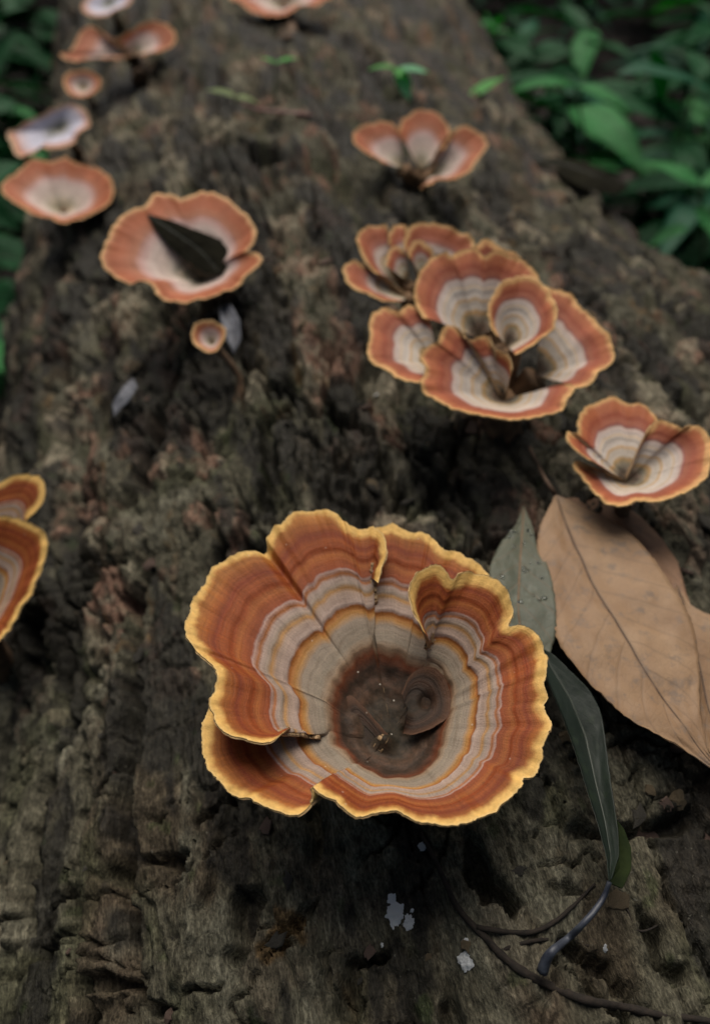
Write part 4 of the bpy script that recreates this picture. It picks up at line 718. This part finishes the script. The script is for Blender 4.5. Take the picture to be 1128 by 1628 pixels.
FUNGI_INFO = {
 'main': ('banded_mushroom', 'large banded rust-brown bracket mushroom with yellow frilled rim and dark hollow centre', 'main'),
 'lone': ('banded_mushroom', 'heart-shaped rust mushroom with cream and lilac rings above the dry brown leaf', 'pale'),
 'cluster': ('clustered_mushroom', 'largest many-lobed cluster of rust and cream mushroom frills joined into one', 'pale'),
 'back_cluster': ('clustered_mushroom', 'smaller frilled rust cluster tucked behind the largest mushroom cluster', 'rust'),
 'leafcup': ('cup_mushroom', 'wavy orange cup mushroom holding a blackened leaf', 'salmon'),
 'bud': ('young_mushroom', 'tiny round pink-brown mushroom on a thin bent stem below the leaf-filled cup', 'salmon'),
 'leftcup': ('cup_mushroom', 'scalloped orange mushroom with cream inside overhanging the edge of the log', 'salmon'),
 'leftpale': ('weathered_mushroom', 'faded mushroom with lilac-grey inside behind the scalloped cream one', 'lilac'),
 'farstrip': ('clustered_mushroom', 'long row of fused orange mushroom lobes above the small button mushroom', 'salmon'),
 'farbutton': ('button_mushroom', 'small round salmon mushroom just under the fused row of lobes', 'salmon'),
 'fartop': ('weathered_mushroom', 'pale pinkish mushroom with lilac rim beyond the fused row of lobes', 'lilac'),
 'farcentre': ('cup_mushroom', 'broad pale orange mushroom with dark shadow under it beyond the green sprout', 'salmon'),
 'farlobed': ('lobed_mushroom', 'three-lobed orange mushroom with brown hollow beside the bright green sprouts', 'salmon'),
 'leftedge': ('banded_mushroom', 'two-tiered orange banded mushroom over a dark hollow in the bark', 'main'),
}
def build_fungus(key):
    d = FUNGI[key]; name, label, style = FUNGI_INFO[key]
    root = empty(name, np.array(d['origin']) * 1e-5)
    tag(root, label, 'mushroom', 'bracket mushrooms growing on the log')
    near = key == 'main'
    k = {'main': .00036, 'lone': .0005, 'cluster': .0006, 'leftedge': .0006}.get(key, .0008)
    nt = {'main': 110, 'lone': 60, 'cluster': 48, 'leftedge': 50}.get(key, 34)
    for i, (ap, rim, piv) in enumerate(d['fans']):
        dp = {'main': .85, 'cluster': .75, 'back_cluster': .8, 'leafcup': .62, 'leftcup': .8, 'farlobed': .85}.get(key, .75)
        kn = None; lay = .0; seams = ()
        if near:
            lay = (.0005, .0, .00025, .0, .0)[i]
            a = np.array(ap) * 1e-5
            kn = ((a[0] - .0022, a[1] - .0022, .0021, .0034), (a[0] + .0045, a[1] + .0005, .0016, -.0028), (a[0] - .0075, a[1] + .003, .003, .0012), (a[0] + .009, a[1] + .007, .0035, .0016))
            seams = (((.80, .030), (.30, -.02)), ((.4, .02),), ((.12, -.02), (.30, .028), (.335, -.03), (.72, .03), (.55, -.02)), (), ())[i]
        elif key in ('lone', 'cluster'): seams = ((.35, .02), (.7, -.02))
        vv, ff, at = fan_mesh(ap, rim, piv, d['mid'] if not (near and i > 2) else None, k, nt, seed=13 * i + len(key) * 7, depth_pow=dp, layer=lay, knob=kn, seams=seams,
                              relief=(.22 if i > 2 else 1.) if near else .45, thick=.0011 if near else .0010, frill=(.0003 if i > 2 else .00062) if near else .0008)
        nm = 'cap' if len(d['fans']) == 1 else ('inner_lobe' if near and i > 2 else 'cap_lobe')
        if nm == 'inner_lobe': style = 'cup'
        link(nm, mesh(nm, vv, ff, attrs=at, mat=M_CAP[style]), root)
    ap = np.array(d['apex']) * 1e-5
    r0, r1 = d['stem']
    L = np.linalg.norm(ap)
    side = np.array([.05, -.08, 0]) * L
    path = [np.zeros(3), ap * .3 + side * .6, ap * .7 + side * .4, ap + np.array([0, 0, -.0006])]
    if key == 'bud': path = [np.zeros(3), ap * .25 + np.array([.004, .002, .002]), ap * .7 + np.array([.004, -.002, .0005]), ap + np.array([0, 0, -.0003])]
    if near: path[-1] = path[-1] - np.array([0, 0, .0042]); path[-2] = path[-2] - np.array([0, 0, .002])
    vv, ff = tube(path, [r1 * 1.25, r1 * .9, r0, r0 * 1.05, r0 * (.9 if near else 1.4)], 14, .25, len(key))
    link('stem', mesh('stem', vv, ff, mat=M_STEM), root)
    # lobes that spring from their own point hang on short necks
    if len(d['fans']) > 1 and not near:
        for a, rim, _p in d['fans']:
            a = np.array(a) * 1e-5
            if np.linalg.norm(a - ap) < .002: continue
            p0 = ap * .55
            vv, ff = tube([p0, (p0 + a) / 2 + np.array([0, 0, -.001]), a + np.array([0, 0, -.0005])], [r0 * .9, r0 * .8, r0 * .9], 10, .2, 3)
            link('neck', mesh('neck', vv, ff, mat=M_NECK), root)
    return root
for key in FUNGI: build_fungus(key)


# ---------------------------------------------------------------- leaves lying on the log
def leaf_blade(curves, curl=.0, wav=.0006, seed=0, thick=.00028, na=90, nc=29, ragged=.0004):
    Lc, Rb, Rc = [catmull(np.asarray(c, float) * 1e-5, na)[0] for c in curves]
    # keep the three curves matched along the leaf
    c = np.linspace(-1, 1, nc)
    s = np.linspace(0, 1, na)
    tap = np.sin(np.pi * np.clip(s, 0, 1)) ** .5
    jag = ragged * fbm(s * 38, np.zeros(na) + seed, 3, seed)
    P = np.empty((na, nc, 3))
    for j, cc in enumerate(c):
        E = Lc if cc < 0 else Rc
        d = E - Rb; k = abs(cc)
        P[:, j] = Rb + d * k + (d / (np.linalg.norm(d, axis=1)[:, None] + 1e-6)) * (jag * tap * k ** 4)[:, None]
        P[:, j, 2] += curl * (k ** 2) * tap + .0009 * (1 - (1 - k) ** 2) * tap
    G1, G2 = np.meshgrid(s, c, indexing='ij')
    P[..., 2] += wav * fbm(G1 * 6, G2 * 1.6, 3, seed + 7) * (tap[:, None])
    ru = np.gradient(P, axis=0); rv = np.gradient(P, axis=1); nr = np.cross(ru, rv)
    nr /= np.linalg.norm(nr, axis=2)[..., None] + 1e-12; nr *= np.where(nr[..., 2:3] < 0, -1, 1)
    B = P - nr * thick
    nv = na * nc; f = quads(na, nc)
    Vv = np.concatenate([P.reshape(-1, 3), B.reshape(-1, 3)])
    up = np.cross(Vv[f[:, 1]] - Vv[f[:, 0]], Vv[f[:, 3]] - Vv[f[:, 0]])[:, 2].sum() > 0
    if not up: f = f[:, ::-1]
    fs = [f, f[:, ::-1] + nv]
    i = np.arange(na - 1)
    for j0 in (0, nc - 1):
        e = np.stack([i * nc + j0, (i + 1) * nc + j0, nv + (i + 1) * nc + j0, nv + i * nc + j0], 1); fs.append(e)
    at = {'along': np.r_[G1.ravel(), G1.ravel()], 'cross': np.r_[G2.ravel(), G2.ravel()]}
    return Vv, np.concatenate(fs), at, P[:, nc // 2]
def lying_leaf(key, name, label, mat, rib_mat, cat='leaf', curl=0., wav=.0006, rib_r=.0005, petiole=None, pet_r=(.0008, .0006), seed=0, ragged=.0004, fold=None):
    vv, ff, at, rib = leaf_blade(LEAVES[key], curl, wav, seed, ragged=ragged)
    base = rib[0].copy(); root = empty(name, base); tag(root, label, cat)
    link('blade', mesh('blade', vv - base, ff, attrs=at, mat=mat), root)
    rv, rf = tube(rib[2:-2:4] - base + np.array([0, 0, -rib_r * .3]), [rib_r, rib_r * .8, rib_r * .35], 8)
    link('midrib', mesh('midrib', rv, rf, mat=rib_mat), root)
    if petiole:
        rv, rf = tube(np.array(STRANDS[petiole]) * 1e-5 - base, list(pet_r), 10, .12)
        link('petiole', mesh('petiole', rv, rf, mat=M_PETIOLE if 'dark' in key else rib_mat), root)
    if fold:
        vv, ff, at, _ = leaf_blade(LEAVES[fold], 0, .0001, 5, ragged=.0001)
        link('folded_edge', mesh('folded_edge', vv - base, ff, attrs=at, mat=M_FOLD), root)
    return root
M_FOLD = simple_mat('dark_leaf_underside', (.010, .016, .006), (.022, .032, .010), 200, .85, .2, .0005, .08)
M_RIB = simple_mat('brown_midrib', (.07, .042, .026), (.13, .08, .05), 300, .7, .3)
M_RIBG = simple_mat('grey_leaf_midrib', (.15, .085, .045), (.21, .13, .07), 300, .6, .3)
M_RIBD = simple_mat('dark_midrib', (.02, .028, .02), (.045, .055, .04), 300, .5, .3)
lying_leaf('brown_under', 'dry_leaf', 'dull brown dry leaf partly hidden under the big tan leaf', M_BROWN2, M_RIB, seed=3)
lying_leaf('brown_side', 'dry_leaf', 'tan dry leaf poking out beyond the far edge of the big tan leaf', M_BROWN, M_RIB, seed=4)
lying_leaf('brown', 'dry_leaf', 'big tan dry leaf with dark midrib lying under the heart-shaped mushroom', M_BROWN, M_RIB, curl=-.0008, wav=.0012, petiole='brown_stalk', rib_r=.00042, pet_r=(.0005, .0005, .0007), seed=1, ragged=.0007)
lying_leaf('grey_green', 'wet_leaf', 'grey-green wet leaf with droplets behind the large banded mushroom', M_GREY, M_RIBG, rib_r=.0003, wav=.0008, seed=6)
lying_leaf('dark', 'dark_leaf', 'long dark green leaf hanging down from under the large banded mushroom with bluish stalk', M_DARK, M_RIBD, curl=.0012, petiole='petiole', pet_r=(.0005, .00065, .0007, .0008, .0012), rib_r=.0004, wav=.0002, ragged=.0002, seed=8, fold='dark_fold')
lying_leaf('cup_leaf', 'blackened_leaf', 'blackened pointed leaf fallen into the wavy orange cup mushroom', M_CUPL, M_RIBD, curl=-.0012, rib_r=.0003, seed=9)
lying_leaf('dead_grey', 'withered_leaf', 'ashen grey curled leaf behind the tiny round mushroom', M_ASH, M_ASH, curl=.002, rib_r=.0003, seed=10)
lying_leaf('lilac', 'withered_leaf', 'small narrow lilac-grey leaf scrap stuck in a bark crevice', M_ASH, M_ASH, rib_r=.0002, seed=11)
lying_leaf('far_dark', 'dark_leaf', 'broad blackish leaf on the shoulder of the log next to the undergrowth', M_CUPL, M_RIBD, curl=-.003, rib_r=.0005, seed=12)

# droplets on the grey-green leaf
M_DROP, nt_, b_ = new_mat('water_drop'); b_.inputs['Base Color'].default_value = (.9, .95, .95, 1); b_.inputs['Roughness'].default_value = .03
b_.inputs['Transmission Weight'].default_value = 1; b_.inputs['IOR'].default_value = 1.33
def dome(n=12, m=5):
    vv = [(0, 0, .55)]; ff = []
    for i in range(1, m + 1):
        a = i / m * math.pi / 2
        for j in range(n): vv.append((math.sin(a) * math.cos(j * 2 * math.pi / n), math.sin(a) * math.sin(j * 2 * math.pi / n), .55 * math.cos(a)))
    for j in range(n): ff.append((0, 1 + j, 1 + (j + 1) % n))
    for i in range(m - 1):
        for j in range(n):
            a, b = 1 + i * n + j, 1 + i * n + (j + 1) % n
            ff.append((a, a + n, b + n, b))
    ff.append([1 + (m - 1) * n + j for j in range(n)][::-1])
    return np.array(vv), ff
dv, df = dome(); dmesh = mesh('water_drop', dv, df, mat=M_DROP)
gl = [o for o in C.objects if o.name.startswith('wet_leaf')][0]
gv, gf, ga, grib = leaf_blade(LEAVES['grey_green'], 0, .0008, 6)
gtop = gv[:len(gv) // 2].reshape(90, 29, 3)
for i in range(26):
    a = rnd.uniform(.12, .62); c = rnd.uniform(-.85, .85) if i % 3 else rnd.uniform(.1, .8)
    p = gtop[int(a * 89), int((c + 1) / 2 * 28)]
    o = link('water_drop', dmesh); s = rnd.choice([.0004, .0005, .0006, .0009])
    o.location = Vector(p) + Vector((0, 0, -.00005)); o.scale = (s, s * rnd.uniform(.9, 1.3), s)
    o.rotation_euler = (0, 0, rnd.uniform(0, 3))
    tag(o, 'clear water droplet sitting on the grey-green wet leaf', 'droplet', 'droplets on the grey-green leaf')

# ---------------------------------------------------------------- roots and twigs
for key, name, label, mat, rr, cat in (
    ('root', 'thin_root', 'thin dark root creeping from under the large banded mushroom across the bark', M_ROOT, (.0005, .0007, .0009, .0008, .0006), 'root'),
    ('rootlet_a', 'thin_root', 'fine dark rootlet branching towards the bluish leaf stalk', M_ROOT, (.0006, .0005, .0003), 'root'),
    ('rootlet_b', 'thin_root', 'short fine rootlet running below the bluish leaf stalk', M_ROOT, (.0005, .0003), 'root'),
    ('rootlet_c', 'thin_root', 'hooked hair-thin rootlet beside the folded tip of the dark green leaf', M_ROOT, (.00022, .00025, .00015), 'root'),
    ('pink_twig', 'twig', 'slender pinkish twig ending at the three-lobed orange mushroom', M_PINK, (.0008, .0012, .0013, .0012), 'twig')):
    P = np.array(STRANDS[key]) * 1e-5
    base = P[0].copy(); vv, ff = tube(P - base, list(rr), 9, .25, len(key), smooth_n=len(P) * 7)
    o = link(name, mesh(name, vv, ff, mat=mat)); o.location = base; tag(o, label, cat)

# ---------------------------------------------------------------- white mould
def lump(seed, n=60):
    """a few crusty, ragged-edged crumbs lying together"""
    r = np.random.RandomState(seed); V_ = []; F_ = []; off = 0
    m, k = 44, 9
    for b in range(4 if n > 30 else 2):
        c = r.normal(0, .55, 2) if b else np.zeros(2); s = (1. if b == 0 else r.uniform(.25, .6)) * .8
        a = np.linspace(0, 2 * math.pi, m, endpoint=False)
        R = s * (1 + .55 * fbm(np.cos(a) * 1.6 + b * 5, np.sin(a) * 1.6, 4, seed + b, .65))
        q = np.linspace(0, 1, k)
        X_ = c[0] + R[None] * q[:, None] * np.cos(a)[None]; Y_ = c[1] + R[None] * q[:, None] * np.sin(a)[None]
        Z_ = .75 * s * np.sqrt(np.clip(1 - q ** 2.5, 0, 1))[:, None] * (.75 + .9 * fbm(X_ / .28, Y_ / .28, 3, seed + 9 + b)) - .12
        V_.append(np.stack([X_, Y_, Z_], -1).reshape(-1, 3))
        for ii in range(k - 1):
            for jj_ in range(m): F_.append((off + ii * m + jj_, off + (ii + 1) * m + jj_, off + (ii + 1) * m + (jj_ + 1) % m, off + ii * m + (jj_ + 1) % m))
        off += m * k
    return np.concatenate(V_), F_
for i, (key, s, label) in enumerate((('m1', .0023, 'largest crumbly white mould patch below the large banded mushroom'), ('m2', .0017, 'small white mould patch trailing off the largest one'),
    ('m3', .0022, 'bright white mould lump among the dark rootlets'), ('m4', .0007, 'tiny white mould fleck just above the lump among the rootlets'),
    ('m5', .0012, 'greyish mould smear in the shade under the large mushroom rim'), ('m6', .0006, 'white mould speck on a crack edge near the largest patch'),
    ('m7', .0007, 'tiny pale mould fleck beneath the bluish leaf stalk'), ('m8', .0008, 'lone white mould speck below the largest mushroom cluster'))):
    vv, ff = lump(30 + i, 60 if s > .001 else 20)
    o = link('mould_patch', mesh('mould_patch', vv, ff, mat=M_MOULD)); p = np.array(MOULD[key]) * 1e-5
    pp, nrm = log_frame(p[0], p[1])
    o.location = pp + nrm * s * .1; o.scale = (s * 1.1, s * 1.3, s * .55); o.rotation_mode = 'QUATERNION'; o.rotation_quaternion = nrm.to_track_quat('Z', 'Y')
    tag(o, label, 'mould')

# ---------------------------------------------------------------- green leaves of sprouts and undergrowth
def leaf_mesh(name, width, fold, droop, mat, seed=0, na=12, nc=7, point=1.3, lobes=0.):
    """unit-long leaf along +X, base at the origin"""
    s = np.linspace(0, 1, na); c = np.linspace(-1, 1, nc)
    w = width * np.sin(np.pi * s ** .8) ** .9 * (1 - .25 * s) ** point
    w = w * (1 + lobes * np.cos(s * 6 * math.pi)) + .004
    S, Cc = np.meshgrid(s, c, indexing='ij')
    X = S; Y = w[:, None] * Cc
    Z = fold * np.abs(Y) - droop * S ** 2 + .02 * noise2(S * 4, Cc * 1.5, seed)
    P = np.stack([X, Y, Z], -1); th = .004
    B = P - np.array([0, 0, th]); nv = na * nc
    f = quads(na, nc); fs = [f, f[:, ::-1] + nv]
    i = np.arange(na - 1)
    for j0 in (0, nc - 1): fs.append(np.stack([i * nc + j0, (i + 1) * nc + j0, nv + (i + 1) * nc + j0, nv + i * nc + j0], 1))
    at = {'along': np.r_[S.ravel(), S.ravel()], 'cross': np.r_[Cc.ravel(), Cc.ravel()]}
    return mesh(name, np.concatenate([P.reshape(-1, 3), B.reshape(-1, 3)]), np.concatenate(fs), attrs=at, mat=mat)
def put_leaf(me, root, at_, direction, length, roll=0., nm='leaf'):
    o = link(nm, me, root); d = Vector(direction).normalized()
    o.rotation_mode = 'QUATERNION'; o.rotation_quaternion = d.to_track_quat('X', 'Z') @ Matrix.Rotation(roll, 3, 'X').to_quaternion()
    o.location = at_; o.scale = (length,) * 3
    return o
lm_bright = leaf_mesh('leaf', .24, .25, .2, M_BRIGHT, 1); lm_mint = leaf_mesh('leaf', .30, .1, .15, M_MINT, 2); lm_pale = leaf_mesh('leaf', .26, .2, .2, M_PALEG, 3)
def sprout(key, label, parts, h=.012, lean=(0, 0)):
    base = Vector([v * 1e-5 for v in SPROUT[key]])
    root = empty('green_sprout', base - Vector((0, 0, .002))); tag(root, label, 'sprout')
    top = Vector((lean[0], lean[1], h))
    vv, ff = tube([(0, 0, 0), (lean[0] * .3, lean[1] * .3, h * .5), tuple(top)], [.0009, .0007, .0006], 8)
    link('stem', mesh('stem', vv, ff, mat=M_GSTEM), root)
    for me, d, L in parts: put_leaf(me, root, top, d, L)
    return root
sprout('a', 'bright green sprout with mint-coloured drooping leaf above the three-lobed mushroom', [(lm_bright, (-.9, -.1, .25), .019), (lm_mint, (.8, -.35, .1), .020), (lm_mint, (.25, -.8, -.55), .021), (lm_bright, (-.1, -.6, .1), .015)], .017)
sprout('b', 'single narrow bright green leaf standing on the far bark', [(leaf_mesh('leaf', .20, .2, .1, M_BRIGHT, 5), (.85, .3, .35), .031)], .004)
sprout('c', 'tiny upright green sprout with two leaves near the pinkish twig', [(lm_bright, (.85, -.2, .35), .014), (lm_bright, (-.6, .3, .3), .010)], .026, (.002, .002))
sprout('d', 'pale yellowish-green sprout leaf at the end of the pinkish twig', [(lm_pale, (-.8, .35, .3), .018), (lm_pale, (.8, -.2, -.05), .014)], .006)

pm = [leaf_mesh('leaf', .17, .3, .25, M_PLANT[0], 11), leaf_mesh('leaf', .15, .2, .35, M_PLANT[1], 12), leaf_mesh('leaf', .20, .25, .2, M_PLANT[2], 13),
      leaf_mesh('leaf', .30, .15, .2, M_PLANT[2], 14, lobes=.12), leaf_mesh('leaf', .28, .2, .3, M_PLANT[0], 15)]
def plant(name, label, group, x, y, h, n, L, kinds, seed, spread=.5):
    r = random.Random(seed); z0 = float(ground_z(x, y)) - .005
    root = empty(name, (x, y, z0)); tag(root, label, 'plant', group)
    nst = max(2, n // 7); k = 0
    for si in range(nst):
        a = r.uniform(0, 6.283); sp = r.uniform(.1, spread) * h
        top = Vector((math.cos(a) * sp, math.sin(a) * sp, h * r.uniform(.7, 1.05)))
        pth = [Vector((0, 0, 0)), top * .45 + Vector((0, 0, h * .12)), top]
        vv, ff = tube([tuple(p) for p in pth], [.0028, .0022, .0012], 7)
        link('stem', mesh('stem', vv, ff, mat=M_GSTEM), root)
        for li in range(n // nst):
            f = .35 + .65 * (li + 1) / (n // nst)
            p = pth[0].lerp(pth[1], f * 2) if f < .5 else pth[1].lerp(pth[2], f * 2 - 1)
            az = a + li * 2.4 + r.uniform(-.4, .4)
            d = (math.cos(az), math.sin(az), r.uniform(-.25, .45))
            put_leaf(pm[r.choice(kinds)], root, p, d, L * r.uniform(.65, 1.15), r.uniform(-.5, .5))
    return root
LANCE = 'lance-leaved dark green plant in the undergrowth by the flared side of the log'
BROAD = 'broad-leaved dark green plant in the undergrowth by the steep side of the log'
r9 = random.Random(77)
spots = [(.50, .78), (.62, .95), (.50, 1.05), (.72, 1.2), (.56, 1.32), (.42, 1.25), (.80, 1.0), (.70, .78), (.86, 1.35), (.62, 1.58), (.45, 1.6), (.98, 1.2), (.78, 1.62), (.36, 1.75), (.95, 1.7), (.6, 1.95), (.82, 2.0), (.47, .93), (.55, .88), (.57, .72), (.66, .66)]
for i, (x, y) in enumerate(spots):
    plant('undergrowth_plant', LANCE, 'lance-leaved undergrowth', x, y, r9.uniform(.16, .27), 18, r9.uniform(.09, .14), [0, 0, 0, 1, 1, 2] if i % 3 else [0, 1, 1, 0], 100 + i)
for i, (x, y) in enumerate([(-.24, .62), (-.32, .85), (-.24, 1.0), (-.42, 1.15), (-.30, 1.3), (-.5, 1.45), (-.26, 1.6), (-.42, 1.8), (-.23, .78), (-.6, 1.2), (-.36, 1.5), (-.22, 1.2), (-.2, 1.95), (-.34, 2.1), (-.5, 2.1), (-.7, 1.6), (-.28, 1.42), (-.16, 1.75)]):
    plant('undergrowth_plant', BROAD, 'broad-leaved undergrowth', x, y, r9.uniform(.14, .25), 16, r9.uniform(.08, .12), [0, 4, 4, 1, 2] if i % 2 else [0, 4, 4], 200 + i)
def shoot(label, base, top, parts):
    root = empty('leafy_shoot', base); tag(root, label, 'plant')
    t = Vector(top) - Vector(base)
    vv, ff = tube([(0, 0, 0), tuple(t * .5 + Vector((.01, 0, .02))), tuple(t)], [.0026, .002, .0012], 7)
    link('stem', mesh('stem', vv, ff, mat=M_GSTEM), root)
    for me, off, d, L in parts: put_leaf(me, root, t + Vector(off), d, L)
shoot('fresh green lobed-leaf shoot beside the flared shoulder of the log', (.50, .66, -.36), (.44, .63, -.14), [(pm[3], (0, 0, 0), (-.6, .5, .3), .055), (pm[3], (0, 0, 0), (.9, .0, .2), .05), (pm[3], (.01, 0, -.02), (-.2, -.9, .0), .045), (pm[3], (.02, -.03, -.03), (.8, -.5, .1), .055), (pm[2], (.0, 0, -.04), (-.9, -.3, .0), .045)])
shoot('bright green shoot with long bluish leaf leaning over the log shoulder', (.46, .86, -.36), (.37, .77, -.10), [(pm[2], (0, 0, 0), (-.9, -.2, .25), .075), (pm[2], (0, 0, 0), (.6, -.7, .0), .06), (pm[1], (.05, .02, .0), (.95, -.1, .1), .12), (pm[1], (.1, .05, .01), (.5, .3, -.5), .09), (pm[2], (.02, 0, -.04), (.2, -.9, .1), .06)])
shoot('small fresh green plant crouching against the steep side of the log', (-.22, .62, -.36), (-.17, .55, -.17), [(pm[2], (0, 0, 0), (-.8, .3, .2), .06), (pm[2], (0, 0, 0), (.3, -.8, .2), .05), (pm[3], (0, 0, -.02), (-.6, -.6, .1), .055), (pm[2], (0, 0, -.02), (.5, .6, .1), .05)])

# ---------------------------------------------------------------- leaf litter on the forest floor: one mass
rr = np.random.RandomState(3); LV = []; LF = []
for i in range(900):
    x = rr.uniform(-1.0, 1.4); y = rr.uniform(.1, 2.6)
    if -.14 < x < .3 and y < 1.8: continue
    z = float(ground_z(x, y)) + .006 + .006 * rr.rand(); a = rr.uniform(0, 6.283); L = rr.uniform(.03, .08); w = L * rr.uniform(.2, .35); tz = rr.uniform(-.3, .3, 2)
    off = len(LV)
    for s, ww, zz in ((-.5, .02, 0), (-.2, .8, .004), (.15, 1., .006), (.5, .02, 0)):
        for c in (-1, 0, 1):
            lx, ly = s * L, c * w * .5 * ww
            LV.append((x + lx * math.cos(a) - ly * math.sin(a), y + lx * math.sin(a) + ly * math.cos(a), z + zz + tz[0] * lx + tz[1] * ly + abs(c) * .004))
    for i2 in range(3):
        for c in range(2): LF.append((off + i2 * 3 + c, off + (i2 + 1) * 3 + c, off + (i2 + 1) * 3 + c + 1, off + i2 * 3 + c + 1))
tag(link('leaf_litter', mesh('leaf_litter', LV, LF, mat=M_LITTER)), 'brown leaf litter scattered over the forest floor', 'litter', kind='stuff')

# ---------------------------------------------------------------- foliage added around the log to block low sky light: one mass
rr = np.random.RandomState(11); LV = []; LF = []
NL = 13000
ang = rr.uniform(0, 2 * math.pi, NL); rad = 1.9 + 1.6 * rr.rand(NL) ** 1.5; hz = -.3 + (2.9 - 2.1 * np.sin(ang)) * rr.rand(NL) ** 1.1  # lower towards the sun, taller behind the camera, to shape the light
for a, r, z in zip(ang, rad, hz):
    c = np.array([.1 + r * math.cos(a), .6 + r * math.sin(a), z]); L = rr.uniform(.14, .30); w = L * rr.uniform(.18, .30)
    d = rr.normal(size=3); d[2] = d[2] * .5 - .25; d /= np.linalg.norm(d); sd_ = np.cross(d, rr.normal(size=3)); sd_ /= np.linalg.norm(sd_); nn = np.cross(d, sd_)
    off = len(LV)
    for k, ww, dz in ((-.5, .05, 0), (-.15, .85, .03), (.2, .9, .03), (.5, .04, -.04)):
        for cc in (-1, 0, 1): LV.append(c + d * (k * L) + sd_ * (cc * w * .5 * ww) + nn * (dz * L + abs(cc) * .1 * w))
    for k in range(3):
        for cc in range(2): LF.append((off + k * 3 + cc, off + k * 3 + 3 + cc, off + k * 3 + 4 + cc, off + k * 3 + 1 + cc))
M_THICK = simple_mat('light_blocking_foliage', (.012, .045, .018), (.035, .10, .04), 3, .45, .2, .002)
tag(link('light_blocking_thicket', mesh('light_blocking_thicket', np.array(LV), LF, mat=M_THICK)), 'dense dark green foliage added around the log to block low sky light', 'foliage', kind='stuff')
